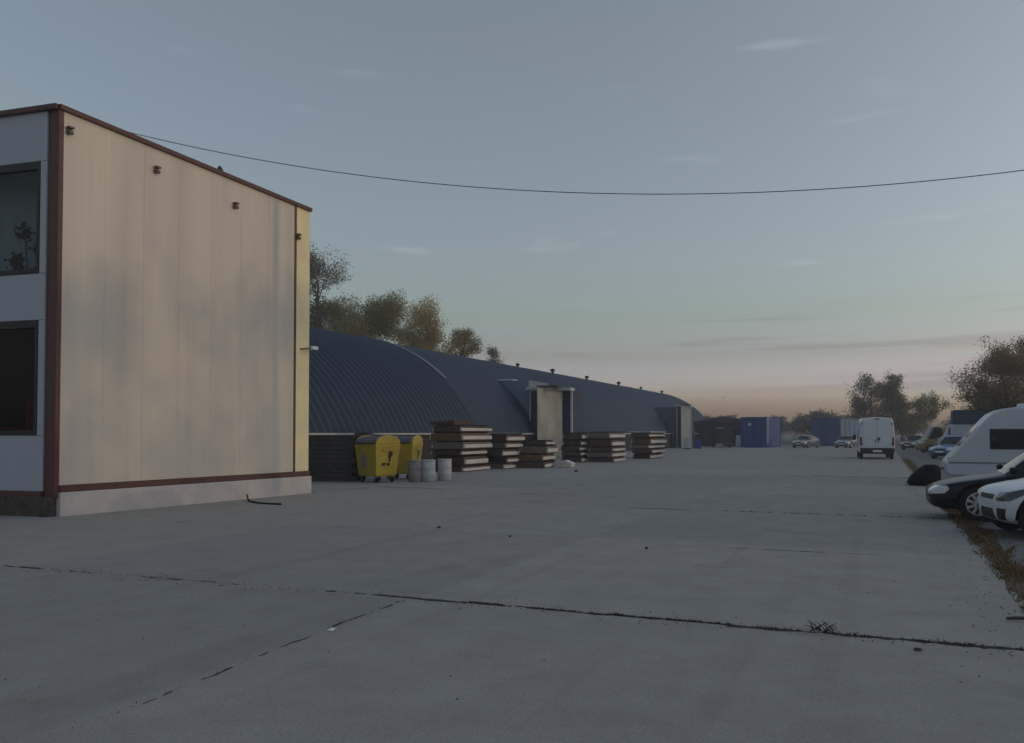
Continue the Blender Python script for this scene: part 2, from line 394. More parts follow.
tag(blades('joint_weeds', M['weed'], sp, .006, .028, .004, .010, 5, 1.4), 'low dark weeds growing out of the cracks between the concrete slabs', 'weeds')

gm = MB(); r = random.Random(12)
for _ in range(1500):
    k = r.random()
    if k < .35: x, y = r.uniform(-13, 1.2), 7.5 + r.gauss(0, .12)
    elif k < .6: x, y = 1.2 - abs(r.gauss(0, .35)), r.uniform(4, 25)
    elif k < .75: y = r.uniform(12.5, 20); x = -14.2 + abs(r.gauss(0, .35))
    else: x, y = r.uniform(-13, 1), r.uniform(4, 34)
    z = r.uniform(.003, .010); a = r.random() * 6
    gm.add([(x + z * 1.2 * math.cos(a + q * PI / 2), y + z * 1.2 * math.sin(a + q * PI / 2), 0) for q in range(4)] + [(x, y, z)], [(0, 1, 4), (1, 2, 4), (2, 3, 4), (3, 0, 4)])
tag(gm.build('grit', M['soil'], fix=False), 'loose grit and crumbs scattered over the concrete yard', 'grit', kind='stuff')
# small things lying on the yard
mb = MB(); r = random.Random(4)
for i in range(26):
    a = r.random() * 2 * PI; p = Vector((r.gauss(0, .05), r.gauss(0, .03), .008)); d = Vector((math.cos(a), math.sin(a) * .6, r.uniform(.1, .7))) * r.uniform(.06, .15)
    mb.tube([p, p + d * .5 + Vector((0, 0, .01)), p + d], [.004, .003, .001], 4)
o = mb.build('dry_weed', M['weed']); o.location = (-.46, 7.58, 0); tag(o, 'dry dark weed tuft sticking up from the long crack across the yard', 'weed')
def pebble(name, m, x, y, sz, label, cat, seed, flat=.6):
    bm = bmesh.new(); bmesh.ops.create_icosphere(bm, subdivisions=2, radius=1); r = random.Random(seed)
    for v in bm.verts:
        k = 1 + .35 * noise.noise(v.co * 1.4 + Vector((seed, 0, 0))); v.co = Vector((v.co.x * k * sz, v.co.y * k * sz * .8, v.co.z * k * sz * flat))
    z = min(v.co.z for v in bm.verts)
    me = bpy.data.meshes.new(name); bm.to_mesh(me); bm.free(); me.materials.append(m)
    o = bpy.data.objects.new(name, me); C.objects.link(o); o.location = (x, y, -z); return tag(o, label, cat)
pebble('stone', M['timber'], -3.0, 12.0, .026, 'small dark stone alone on the open concrete in mid yard', 'stone', 1)
pebble('stone', M['timber'], .24, 7.18, .03, 'dark pebble on the concrete just in front of the weedy crack', 'stone', 2, .4)
pebble('stone', M['timber'], -5.3, 12.6, .024, 'dark crumb of rubble nearest the wall foot on the open yard', 'stone', 3)
pebble('stone', M['bearer'], -6.9, 13.3, .03, 'brown clod on the concrete out in front of the beige wall', 'stone', 5)
pebble('stone', M['timber'], -11.6, 34.6, .08, 'dark lump on the concrete in front of the panel stacks', 'stone', 8)
o = MB().add([(-.03, -.02, .006), (.03, -.025, .004), (.035, .02, .02), (-.02, .025, .012), (0, 0, .03)], [(0, 1, 4), (1, 2, 4), (2, 3, 4), (3, 0, 4)]).build('paper_scrap', M['paper'])
o.location = (-4.12, 6.05, .002); tag(o, 'crumpled white paper scrap lying beside the lengthwise crack', 'litter')
o = MB().tube([(0, 0, .02), (.12, .03, .025), (.26, .0, .02)], [.014, .016, .012], 6).build('stick', M['timber'])
o.location = (.98, 8.6, .004); tag(o, 'short dark stick lying at the edge of the dry grass', 'stick')
pts = []
for i in range(22):
    t = i / 21; pts.append((-14.08 + 1.69 * t, 17.13 + -0.90 * t - .28 * math.sin(t * PI), .02 + .10 * max(0, 1 - t * 6)))
tag(MB().tube(pts, .022, 6).build('hose', M['rubber'], smooth=True), 'black hose end curled on the concrete at the foot of the beige wall', 'hose')

# ------------------------------------------------------------------ office building at the left
A = Vector((-14.66, 12.22)); F = Vector((-14.19, 19.74)); vd = (F - A).normalized(); fd = Vector((-math.cos(R(5)), -math.sin(R(5))))
LW = (F - A).length; H = 8.0; PL = .46
Bp = A + fd * 11; Gp = F + fd * 11
bd = thing('office_building', 'two-storey flat-roofed building with beige panel side wall and red-brown trim', 'building', (A.x, A.y, 0))
def P(u, v): q = A + vd * u + fd * v; return (q.x - A.x, q.y - A.y)   # u along the side wall, v along the glazed front
wmb = MB(); wmb.seg(P(.12, 0), P(LW - .62, 0), .16, PL + .14, H - .10, -.08)
wmb.build('side_wall', M['panel'], bd)
# panel seams stand out as fine ribs
sm = MB()
for k in range(1, 7):
    u = .12 + k * (LW - .74) / 7; sm.seg(P(u - .004, 0), P(u + .004, 0), .0016, PL + .16, H - .12, .002)
sm.build('panel_seam', M['panel'], bd)
MB().seg(P(LW - .54, 0), P(LW, 0), .16, PL + .14, H - .10, -.075).build('end_panel', M['cream'], bd, .004)  # yellower colour imitates low sun falling on this end of the wall
MB().seg(P(LW - .62, 0), P(LW - .54, 0), .18, PL + .14, H - .1, -.075).build('downpipe_trim', M['trim'], bd, .006)
MB().seg(P(.0, 0), P(.12, 0), .30, PL - .1, H - .02, -.13).build('corner_trim', M['trim'], bd, .02)
MB().seg(P(.12, 0), P(LW + .02, 0), .20, PL, PL + .14, -.06).build('base_trim', M['trim'], bd, .008)
MB().seg(P(.10, 0), P(LW + .04, 0), .24, -.02, PL, -.04).build('plinth', M['plinth'], bd, .008)
MB().seg(P(.0, 0), P(LW + .03, 0), .30, H - .10, H, -.08).build('coping', M['trim'], bd, .01)
MB().seg(P(0, .0), P(0, 11), .30, H - .10, H + .004, .08).build('coping', M['trim'], bd, .01)
MB().seg(P(0, .02), P(0, 11), .25, -.02, PL - .08, .07).build('stone_plinth', M['stone'], bd, .01)
MB().seg(P(0, .28), P(0, 11), .2, PL - .08, PL + .02, .06).build('base_trim', M['trim'], bd, .006)
# facade with two rows of windows
def fac(v0, v1, z0, z1): MB().seg(P(0, v0), P(0, v1), .16, z0, z1, .09).build('facade_panel', M['panel_w'], bd, .008)
W0, W1 = .43, 4.9
fac(.285, 11, 6.93, H - .1); fac(.285, 11, 3.81, 4.72); fac(.285, 11, PL + .02, 1.56)
for z0, z1 in ((4.725, 6.925), (1.565, 3.805)): fac(.285, W0, z0, z1); fac(W1, W1 + .8, z0, z1); fac(W1 + 5.2, 11, z0, z1)
for (z0, z1, gl) in ((4.73, 6.92, M['glass']), (1.57, 3.80, M['lglass'])):
    for (a, b) in ((W0 + .005, W1 - .005), (W1 + .805, W1 + 5.195)):
        fr = MB()
        fr.seg(P(0, a), P(0, b), .12, z1 - .14, z1, .06); fr.seg(P(0, a), P(0, b), .12, z0, z0 + .09, .06)
        fr.seg(P(0, a), P(0, a + .07), .118, z0 + .09, z1 - .14, .06); fr.seg(P(0, b - .07), P(0, b), .118, z0 + .09, z1 - .14, .06)
        m_ = (a + b) / 2 + .6; fr.seg(P(0, m_ - .035), P(0, m_ + .035), .118, z0 + .09, z1 - .14, .06)
        wn = fr.build('window', M['frame'], bd)
        MB().seg(P(0, a + .06), P(0, b - .06), .012, z0 + .08, z1 - .13, .07).build('pane', gl, wn)
# shell behind: floor slabs, back walls, roof
MB().add([(*P(.15, .2), H - .16), (*P(LW, .2), H - .16), (*P(LW, 11), H - .16), (*P(.15, 11), H - .16)], [(0, 1, 2, 3)]).build('roof', M['metal'], bd)
MB().seg(P(LW, .1), P(LW, 11), .16, 0, H - .11, -.1).build('rear_wall', M['panel'], bd)
MB().seg(P(.2, 11), P(LW, 11), .16, 0, H - .11, .1).build('far_wall', M['panel'], bd)
MB().add([(*P(.2, .2), 4.3), (*P(LW, .2), 4.3), (*P(LW, 10.9), 4.3), (*P(.2, 10.9), 4.3)], [(0, 1, 2, 3)]).build('floor_slab', M['room'], bd)
MB().seg(P(2.8, .2), P(2.8, 10.8), .08, 4.31, H - .2, 0).build('partition', M['room'], bd)
MB().seg(P(3.2, .2), P(3.2, 10.8), .08, .02, 4.28, 0).build('partition', M['roomdark'], bd)
MB().seg(P(.9, .3), P(.9, 5.0), .02, 4.45, 7.3, 0).build('curtain', M['cream_net'], bd)  # added sheet behind the upper panes, imitating their sky reflection
# inside the windows: a potted plant upstairs, a red armchair downstairs
pl = thing('potted_plant', 'dark leafy pot plant behind the upper window glass', 'plant', (*(A + vd * .45 + fd * 1.22), 4.32))
MB().lathe([(.10, 0), (.15, .28), (.16, .30), (.0, .29)], n=16).build('pot', M['room'], pl, smooth=True)
r = random.Random(3); mb = MB(); heads = ((-.12, .0, 1.35), (.33, .05, .95), (-.2, -.1, .72))
for hx, hy, hz in heads: mb.tube([(0, 0, .28), (hx * .4, hy * .5, hz * .6), (hx, hy, hz)], .012, 5)
mb.build('stem', M['plantdark'], pl)
mb = MB()
for hx, hy, hz in heads:
    for _ in range(110):
        c = Vector((hx, hy, hz)) + Vector((r.gauss(0, .10), r.gauss(0, .08), r.gauss(0, .085))); u = Vector((r.gauss(0, 1), r.gauss(0, 1), r.gauss(0, 1))).normalized() * .06
        q = u.cross(Vector((r.random(), r.random(), r.random()))).normalized() * .035; mb.add([c - u, c + q, c + u, c - q], [(0, 1, 2, 3)])
mb.build('foliage', M['plantdark'], pl, fix=False)
ch = thing('armchair', 'dull red armchair seen through the dark lower window', 'armchair', (*(A + vd * .85 + fd * 1.62), .98), 0); ch.scale = (1.1, 1.1, 1.2)
MB().box((0, 0, .22), (.9, .8, .42)).build('seat', M['red'], ch, .06); MB().box((0, .34, .75), (.9, .18, .75)).build('backrest', M['red'], ch, .06)
for s_ in (-1, 1): MB().box((s_ * .42, -.05, .48), (.14, .7, .3)).build('armrest', M['red'], ch, .05)
MB().add([(*P(.2, .2), .97), (*P(LW, .2), .97), (*P(LW, 10.9), .97), (*P(.2, 10.9), .97)], [(0, 1, 2, 3)]).build('floor_slab', M['roomdark'], bd)

# the parapet drops a little towards the rear: pull everything near the roof down with it
for ch in bd.children:
    n_ = ch.name.split('.')[0]
    if n_ in ('side_wall', 'coping', 'end_panel', 'downpipe_trim', 'rear_wall', 'panel_seam', 'far_wall', 'roof'):
        for v_ in ch.data.vertices:
            if v_.co.z > H - .5: v_.co.z -= .30 * max(0, min(1, (v_.co.x * vd.x + v_.co.y * vd.y) / LW)) if n_ != 'far_wall' else 0
# lamps and camera on the side wall
def lamp(u, z, label):
    q = A + vd * u; n = Vector((vd.y, -vd.x))
    t = thing('wall_lamp', label, 'lamp', (q.x, q.y, z), math.atan2(vd.y, vd.x), 'small floodlights on the beige wall')
    t.scale = (.8, .8, .85)
    MB().box((0, -.03, .0), (.12, .05, .16)).build('bracket', M['rustlamp'], t, .006)
    MB().box((.0, -.08, -.06), (.13, .08, .09)).box((.0, -.09, .05), (.15, .10, .05)).build('housing', M['rustlamp'], t, .01)
    MB().box((.0, -.126, -.06), (.10, .010, .06)).build('lens', M['dlens'], t)
lamp(.22, 7.55, 'small rusty floodlight next to the red-brown corner post under the roof edge')
lamp(2.35, 7.35, 'small floodlight second from the corner post along the wall top')
lamp(4.72, 7.12, 'small floodlight third from the corner post, near the right part of the wall')
lamp(7.02, 6.83, 'small floodlight at the thin brown strip next to the cream end panel')
q = A + vd * (LW - .15)
t = thing('security_camera', 'small white security camera sticking out of the cream end panel', 'camera', (q.x, q.y, 3.85), math.atan2(vd.y, vd.x))
MB().tube([(-.2, 0, 0), (-.2, -.12, 0), (.0, -.18, .02)], .022, 6).build('arm', M['rustlamp'], t)
MB().box((.12, -.2, .04), (.24, .10, .10)).build('housing', M['wht'], t, .02)
q = A + vd * 4.35
pebble('bird', M['timber'], q.x - .1, q.y, .07, 'small dark bird perched on the roof edge of the beige building', 'bird', 6, 1.3).location.z = H - .10
# ------------------------------------------------------------------ the arched warehouse
XB, RA, EZ, PH = -21.5, 10.3, 1.6, R(25)
HW, CZ = RA * math.cos(PH), EZ - RA * math.sin(PH)   # a segmental arch: flanks lean in from the springing line      # base line, radius, springing height and angle
wh = thing('arched_warehouse', 'long dark blue-grey warehouse with corrugated arched roof and low dark base', 'warehouse', (XB - HW, 20, 0))
def arch(name, y0, y1, rad, m, per, amp, seg=30, spp=6):
    n = int((y1 - y0) / per) * spp; vs = []; fs = []
    for i in range(n + 1):
        yy = y0 + (y1 - y0) * i / n; rr = rad + amp * math.sin(2 * PI * i / spp) + .02 * noise.noise(Vector((yy * .25, rad, 0)))
        for k in range(seg + 1):
            a = PH + (PI - 2 * PH) * k / seg; vs.append((rr * math.cos(a), yy - 20, CZ + rr * math.sin(a)))
    for i in range(n):
        for k in range(seg):
            p = i * (seg + 1) + k; fs.append((p, p + 1, p + seg + 2, p + seg + 1))
    return MB().add(vs, fs).build(name, m, wh, smooth=True, fix=False)
Y0, YM, Y1 = 20, 46.5, 126
arch('roof', Y0, YM, RA + .05, M['roof'], .54, .085)
arch('roof', YM, Y1, RA, M['roof2'], .62, .035, spp=4)
# pale edge strip where the near roof laps over the far one
mb = MB(); n = 14
for i in range(n + 1):
    a = R(47 + 45 * i / n); rr = RA + .13
    mb.v += [(rr * math.cos(a), YM - 20 - .1, CZ + rr * math.sin(a)), (rr * math.cos(a), YM - 20 + .28, CZ + rr * math.sin(a)), ((rr - .1) * math.cos(a), YM - 20 + .28, CZ + (rr - .1) * math.sin(a))]
    if i: b = 3 * i; mb.f += [(b - 3, b - 2, b + 1, b), (b - 2, b - 1, b + 2, b + 1)]
mb.build('edge_strip', M['band'], wh, fix=False)
for sx in (-1, 1):
    MB().box((sx * (HW - .1), (Y1 - Y0) / 2, EZ / 2), (.25, Y1 - Y0, EZ)).build('base_wall', M['basewall'], wh)
    for a, b in ((Y0, 33.0), (34.6, 41), (44, 60.0), (66, Y1)):
        MB().box((sx * (HW + .12), (a + b) / 2 - 20, EZ - .02), (.16, b - a, .09)).build('gutter', M['gutter'], wh, .01)
for yy, m_ in ((Y0 + .1, M['roof']), (Y1 - .1, M['shed'])):
    mb = MB(); n = 30; ang = [PH + (PI - 2 * PH) * k / n for k in range(n + 1)]; poly = [((RA - .06) * math.cos(a), CZ + (RA - .06) * math.sin(a)) for a in ang]
    poly = [(HW - .06, 0.0)] + poly + [(-HW + .06, 0.0)]
    mb.prism(poly, yy - 20 - .05, yy - 20 + .05); mb.build('end_wall', m_, wh)
VENTS = [(71.2, 0.99), (80.1, 1.32), (90.9, 1.21), (103.5, 1.38), (114.3, 1.1), (126.4, 1.21)]
def vent(yy, sc):
    v = MB().lathe([(.13, 0), (.13, .25), (.24, .26), (.25, .38), (.2, .46), (.06, .50)], n=12).build('roof_vent', M['frame'], wh, smooth=True)
    v.location = (1.6, yy - 20, CZ + math.sqrt(RA * RA - 2.56) - .06); v.scale = (.75 * sc, .75 * sc, .8 * sc)
for yy, sc in VENTS: vent(yy, sc)
# portals that stand out of the flank: canopy, two posts, dark infill and a pale stained leaf
def portal(x0, x1, y, h, deep, leafm, k0, k1):
    X = lambda x: x - (XB - HW)
    por = MB().box((X((x0 + x1) / 2), y - 20 + deep / 2, h / 2), (x1 - x0 - .3, deep, h - .1)).build('portal', M['roof2'], wh)
    for x in (x0 + .07, x1 - .07): MB().box((X(x), y - 20 - .1, h / 2), (.12, .14, h - .01)).build('post', M['post'], por, .01)
    MB().box((X(x0 + .52), y - 20 - .2, h + .1), (1.15, .9, .22)).build('canopy', M['post'], por, .02)
    MB().box((X(x1 - .45), y - 20 - .2, h + .0), (1.0, .9, .20)).build('canopy', M['post'], por, .02)
    MB().box((X((k0 + k1) / 2), y - 20 - .75, h / 2 + .08), ((k1 - k0) * 1.22, .12, h + .1), R(38)).build('door_leaf', leafm, por, .01)
    MB().box((X((k0 + k1) / 2), y - 20 - .55, h + .19), (k1 - k0, 1.5, .10)).build('cap', M['timber'], por, .01)
portal(-22.05, -18.95, 55.9, 4.55, 2.5, M['board'], -21.05, -19.62)
portal(-20.9, -19.2, 97.5, 4.6, 2.0, M['board2'], -20.2, -19.3)
# blue-grey side cheeks that carry each portal back to the arch, with rib ends along the nearer one's top
X = lambda x: x - (XB - HW)
ck = MB().box((X(-24.0), 55.9 - 20 + 2.0, 2.62), (3.7, 3.9, 5.24)).build('portal_cheek', M['cheek'], wh, .01)
for k in range(6): MB().box((X(-24.45 + .22 * k), 55.9 - 20 + .35, 5.30), (.10, .9, .09)).build('rib_end', M['post'], ck, .01)
MB().box((X(-22.4), 97.5 - 20 + 1.2, 2.3), (2.8, 2.0, 4.5)).build('portal_cheek', M['cheek_far'], wh)

# ------------------------------------------------------------------ waste containers and drums
def waste_bin(loc, rz, label):
    t = thing('waste_container', label, 'waste container', loc, rz, 'yellow waste containers')
    Wd, Dp = 1.12, 1.0
    body = MB(); sec = [(.20, .80, .80), (.26, .86, .84), (1.10, 1.0, 1.0), (1.20, 1.03, 1.03), (1.26, 1.03, 1.03)]
    for z, kx, ky in sec:
        for a, b in ((-1, -1), (1, -1), (1, 1), (-1, 1)): body.v.append((a * Wd / 2 * kx, b * Dp / 2 * ky, z))
    for i in range(len(sec) - 1):
        for k in range(4): a = i * 4 + k; b = i * 4 + (k + 1) % 4; body.f.append((a, b, b + 4, a + 4))
    body.f += [(3, 2, 1, 0), tuple(range(16, 20))]
    body.build('body', M['yellow'], t, .02)
    # domed end cheeks and a lid between them
    poly = [(-.52, 1.262), (.52, 1.262), (.50, 1.38), (.36, 1.50), (.1, 1.545), (-.2, 1.53), (-.44, 1.42)]
    for s_ in (-1, 1):
        o = MB().prism([(p[0] * Dp / 1.04, p[1]) for p in poly], -.03, .03).build('cheek', M['yellow'], t, .01); o.rotation_euler = (0, 0, PI / 2); o.location = (s_ * (Wd / 2 - .02), 0, 0)
    lid = [(-.56, 1.27), (-.56, 1.31), (-.45, 1.40), (-.2, 1.50), (.1, 1.52), (.36, 1.47), (.50, 1.36), (.52, 1.27)]
    o = MB().prism([(p[0], p[1]) for p in lid], -(Wd / 2 - .055), Wd / 2 - .055).build('lid', M['lid'], t, .01); o.rotation_euler = (0, 0, PI / 2)
    for a in (-1, 1):
        for b in (-1, 1):
            wl = MB().lathe([(.05, -.03), (.095, -.028), (.10, 0), (.095, .028), (.05, .03)], axis='y', n=16).build('wheel', M['rubber'], t); wl.location = (a * .36, b * .32, .1)
            f = MB().box((0, 0, .09), (.09, .09, .06)).box((0, .045, .03), (.04, .012, .14)).box((0, -.045, .03), (.04, .012, .14)).build('fork', M['metal'], wl)
    for s_ in (-1, 1): MB().tube([(s_ * .575, -.22, 1.06), (s_ * .64, -.22, 1.06), (s_ * .64, .22, 1.06), (s_ * .575, .22, 1.06)], .018, 6).build('handle', M['yellow'], t)
    MB().box((-.12, -.475, .70), (.26, .012, .42)).build('label_plate', M['drum2'], t)
    # black printed mark on the end: a leaning oval over a short foot and two dabs
    mk = MB(); xf = lambda y, z: (Wd / 2 * (.86 + .14 * (z - .26) / .84) + .006, y, z)
    def oval(cy, cz, ry, rz_, tilt, n=14):
        b = len(mk.v)
        for k in range(n):
            a = 2 * PI * k / n; y_, z_ = ry * math.cos(a) * (1 + .18 * math.sin(3 * a)), rz_ * math.sin(a); mk.v.append(xf(cy + y_ * math.cos(tilt) - z_ * math.sin(tilt), cz + y_ * math.sin(tilt) + z_ * math.cos(tilt)))
        mk.f.append(tuple(b + k for k in range(n)))
    oval(.10, .90, .085, .13, -.5); oval(.09, .73, .035, .09, -.3); oval(-.16, .60, .085, .05, .1); oval(.05, .59, .07, .045, .1); oval(-.06, .615, .08, .022, 0)
    mk.build('printed_mark', M['sticker'], t, fix=False)
    return t
waste_bin((-15.32, 25.12, 0), R(-21), 'yellow wheeled waste container with black mark, standing nearest the building corner')
waste_bin((-15.5, 27.1, 0), R(8), 'yellow waste container half hidden behind the front yellow one')
def drum(loc, m, label):
    t = thing('plastic_drum', label, 'drum', loc, rnd.random() * 3, 'pale drums by the yellow containers'); t.scale = (.93, .93, .94)
    MB().lathe([(.22, 0), (.245, .02), (.25, .24), (.258, .26), (.25, .28), (.25, .48), (.258, .50), (.25, .52), (.245, .72), (.235, .74)], n=28).build('body', m, t, smooth=True)
    MB().lathe([(.25, .72), (.255, .725), (.255, .765), (.245, .775), (.0, .77)], n=28).build('lid', m, t, smooth=True)
drum((-14.25, 25.75, 0), M['drum2'], 'dirty grey drum squeezed between the yellow container and the pale drums')
drum((-13.88, 25.98, 0), M['drum'], 'pale grey drum in the middle of the three drums')
drum((-13.74, 26.9, 0), M['drum'], 'pale grey drum nearest the striped panel stacks')

# dark pallets beside the building
def ordinal(i, n):
    return 'topmost' if i == n - 1 else 'lowest' if i == 0 else ('second from the top' if i == n - 2 else 'third from the top' if i == n - 3 else 'second from the bottom' if i == 1 else 'third from the bottom' if i == 2 else 'fourth from the top' if i == n - 4 else 'fourth from the bottom')
def pallet(label, loc, rz):
    t = thing('pallet', label, 'pallet', loc, rz, 'dark pallets by the building')
    d = MB()
    for k in range(7): d.box((rnd.uniform(-.03, .03), -.5 + k / 6, .135), (1.9, .12, .025))
    d.build('deck', M['timber'], t)
    for yy in (-.5, 0, .5): MB().box((0, yy, .06), (1.9, .09, .12)).build('bearer', M['timber'], t)
    return t
p0 = pallet('x', (-16.95, 25.2, 0), R(6))
for k in range(10):
    q = p0 if k == 0 else dup(p0)
    q.location = (-17.2 + rnd.uniform(-.08, .08), 25.3 + rnd.uniform(-.06, .06), .152 * k); q.rotation_euler = (0, 0, R(14 + rnd.uniform(-2, 2)))
    q['label'] = 'dark timber pallet, %s of the near pile by the building' % ('fifth from the top' if k == 5 else 'fifth from the bottom' if k == 4 else ordinal(k, 10))
for k in range(9):
    q = dup(p0); q.location = (-18.1 + rnd.uniform(-.05, .05), 26.9 + rnd.uniform(-.06, .06), .152 * k); q.rotation_euler = (0, 0, R(8 + rnd.uniform(-2, 2)))
    q['label'] = 'dark timber pallet, %s of the rear pile under the arched roof' % ('fifth from the top' if k == 4 else ordinal(k, 9))

# ------------------------------------------------------------------ stacks of pale-edged panels
def slab_proto(wd, ln, th, bm_):
    t = thing('wood_panel', 'x', 'panel', (0, 0, 0), 0, 'stacked panels along the warehouse')
    MB().box((0, 0, th * .5), (wd - .16, ln, th * .98)).build('core', bm_, t, .006)
    for s_ in (-1, 1): MB().box((s_ * (wd / 2 - .04), 0, th * .42), (.078, ln - .06, th * .5)).build('edge_rail', M['pale'], t, .006)
    for yy in (-ln * .36, ln * .36): MB().box((0, yy, th + .025), (wd - .1, .09, .05)).build('bearer', M['bearer'], t)
    return t
def stack(x, y, n, wd, ln, th, rz, where, cols, jit=.06, z0=0, missing=()):
    protos = [slab_proto(wd, ln, th, M[c]) for c in cols]; used = [0] * len(protos); out = []; szs = [rnd.uniform(.66, 1.22) for _ in range(n)]; f_ = n / sum(szs); szs = [q * f_ for q in szs]; zz = z0
    for k in range(n):
        i = k % len(protos); q = protos[i] if not used[i] else dup(protos[i]); used[i] = 1
        q.location = (x + rnd.uniform(-jit, jit), y + rnd.uniform(-jit * 2, jit * 2), zz); zz += (th + .052) * szs[k]; q.rotation_euler = (0, 0, rz + rnd.uniform(-.05, .05))
        q.location.x += rnd.uniform(-.07, .07); q.scale = (rnd.uniform(.86, 1.05), rnd.uniform(.74, 1.08), szs[k]); q['label'] = 'pale-edged brown panel, %s, stack %s' % (ordinal(k, n), where); out.append(q)
    return out
stack(-16.75, 34.4, 6, 1.55, 3.2, .275, R(1), 'behind the pale drums', ('rust', 'brown', 'rust', 'weathered', 'ochre'))
stack(-16.2, 37.5, 5, 1.3, 2.2, .27, R(-3), 'second from the drums', ('weathered', 'rust', 'brown'), .1)
stack(-15.1, 39.2, 4, 1.5, 2.4, .27, R(6), 'in front of the pale portal leaf', ('brown', 'ochre', 'weathered'), .12)
stack(-15.85, 47.3, 5, 1.3, 1.6, .28, R(0), 'right behind the pale portal leaf', ('brown',), .06)
stack(-14.45, 48.6, 5, 1.55, 3.0, .29, R(0), 'second from the right end', ('brown', 'weathered', 'rust'), .08)
stack(-13.95, 56.3, 5, 1.35, 4.0, .28, R(0), 'farthest right along the warehouse', ('brown', 'rust', 'weathered', 'ochre'), .05)
t = thing('timber_bundle', 'reddish timber bundle lying on top of the stack behind the drums', 'timber', (-16.95, 33.8, 6 * .327 + .003), R(4))
for k in range(3): MB().box((-.45 + .4 * k, 0, .07 + .01 * k), (.3, 1.8, .14 + .02 * k)).build('beam', M['rust'], t, .01)
o = MB().box((0, 0, .035), (1.4, 4.0, .07)).build('cover_board', M['pale'], None, .01); o.location = (-13.95, 56.3, 5 * .332 + .003); tag(o, 'pale board lying on top of the farthest right panel stack', 'board')
o = MB().prism([(-.45, 0), (.4, 0), (.45, .2), (.1, .34), (-.38, .26)], -.3, .3).build('block', M['pale'], None, .03); o.location = (-13.85, 39.6, .0); tag(o, 'low pale block on the ground at the right end of the stack before the portal', 'block')

# ------------------------------------------------------------------ vehicles
def wheel(parent, x, y, r_, wd, side, spokes, alloy):
    wl = MB().lathe([(r_ * .62, -wd / 2), (r_ * .93, -wd / 2), (r_, -wd * .32), (r_, wd * .32), (r_ * .93, wd / 2), (r_ * .62, wd / 2)], axis='y', n=32).build('wheel', M['rubber'], parent, smooth=False)
    wl.location = (x, y, r_)
    e = wd / 2 * side
    MB().lathe([(r_ * .60, e - .03 * side), (r_ * .66, e + .004 * side), (r_ * .60, e + .006 * side), (r_ * .57, e - .02 * side)], axis='y', n=32).build('rim', alloy, wl)
    sp = MB()
    for k in range(spokes):
        a = 2 * PI * k / spokes; ca, sa = math.cos(a), math.sin(a); q = r_ * .60; hw = .028
        vs = []
        for rr, h2 in ((.03, .022), (q, hw)):
            for d in (-h2, h2): vs += [(rr * ca - d * sa, e + .004 * side, rr * sa + d * ca), (rr * ca - d * sa, e - .03 * side, rr * sa + d * ca)]
        sp.add(vs, [(0, 2, 6, 4), (1, 5, 7, 3), (0, 4, 5, 1), (2, 3, 7, 6), (4, 6, 7, 5)])
    sp.lathe([(.055, e - .02 * side), (.055, e + .008 * side), (.03, e + .014 * side)], axis='y', n=14)
    sp.build('spokes', alloy, wl)
    MB().lathe([(r_ * .58, e - .055 * side), (r_ * .58, e - .05 * side)], axis='y', n=24).build('hub', M['black'], wl)

STYLES = {
 # x fraction, z bottom, belt z, top z (fraction of H for roof), half width factor, roof half width factor, roof edge drop
 'hatch': [(0, .30, .56, .60, .74, .55), (.025, .20, .66, .70, .90, .7), (.09, .18, .72, .77, .97, .76), (.17, .18, .76, .83, 1, .78), (.27, .18, .84, .92, 1, .76),
           (.41, .18, .90, -.05, 1, .64), (.53, .18, .92, -.0, 1, .66), (.555, .18, .92, -.0, 1, .66), (.74, .18, .94, -.02, 1, .65), (.77, .18, .95, -.03, 1, .64), (.88, .2, .97, -.12, .98, .60), (.975, .24, .96, 1.0, .93, .72), (1, .32, .80, .84, .84, .6)],
 'wagon': [(0, .30, .52, .56, .72, .55), (.03, .20, .62, .66, .90, .7), (.10, .18, .70, .75, .97, .78), (.19, .18, .76, .82, 1, .80), (.28, .18, .82, .89, 1, .78),
           (.41, .18, .88, -.05, 1, .64), (.53, .18, .90, -.0, 1, .66), (.555, .18, .90, -.0, 1, .66), (.72, .18, .91, -.02, 1, .66), (.745, .18, .92, -.02, 1, .65), (.92, .2, .94, -.10, .98, .60), (.985, .24, .92, .97, .94, .72), (1, .32, .78, .82, .86, .6)],
 'minibus': [(0, .34, .72, .78, .78, .6), (.02, .24, .86, .92, .92, .76), (.06, .22, .98, 1.06, .97, .80), (.11, .22, 1.06, 1.16, 1, .80), (.15, .22, 1.10, 1.22, 1, .80),
           (.27, .22, 1.12, -.04, 1, .76), (.42, .22, 1.12, 0, 1, .78), (.45, .22, 1.12, 0, 1, .78), (.68, .22, 1.12, 0, 1, .78), (.71, .22, 1.12, -.01, 1, .78), (.95, .24, 1.12, -.06, .98, .74), (.985, .26, 1.08, -.4, .95, .74), (1, .34, .9, .96, .9, .7)],
}
def plain_front(L, W, H, st):
    n, z = -L / 2, st[1][2]; hw = W / 2
    return [('headlight', 'lens', [(n - .1, z - .02), (n + .10, z + .06), (n + .42, z + .08), (n + .34, z - .08), (n - .1, z - .12)], 'y', hw * .48, hw * 1.2, True),
            ('grille', 'black', [(-.34, z - .02), (.34, z - .02), (.30, z - .12), (-.30, z - .12)], 'x', n - .1, n + .4, False),
            ('air_intake', 'black', [(-.45, .38), (.45, .38), (.40, .24), (-.40, .24)], 'x', n - .1, n + .4, False),
            ('tail_light', 'tail', [(-n - .2, st[-2][2] - .02), (-n + .1, st[-2][2] - .02), (-n + .1, st[-2][2] - .2), (-n - .12, st[-2][2] - .2)], 'y', hw * .55, hw * 1.2, True)]
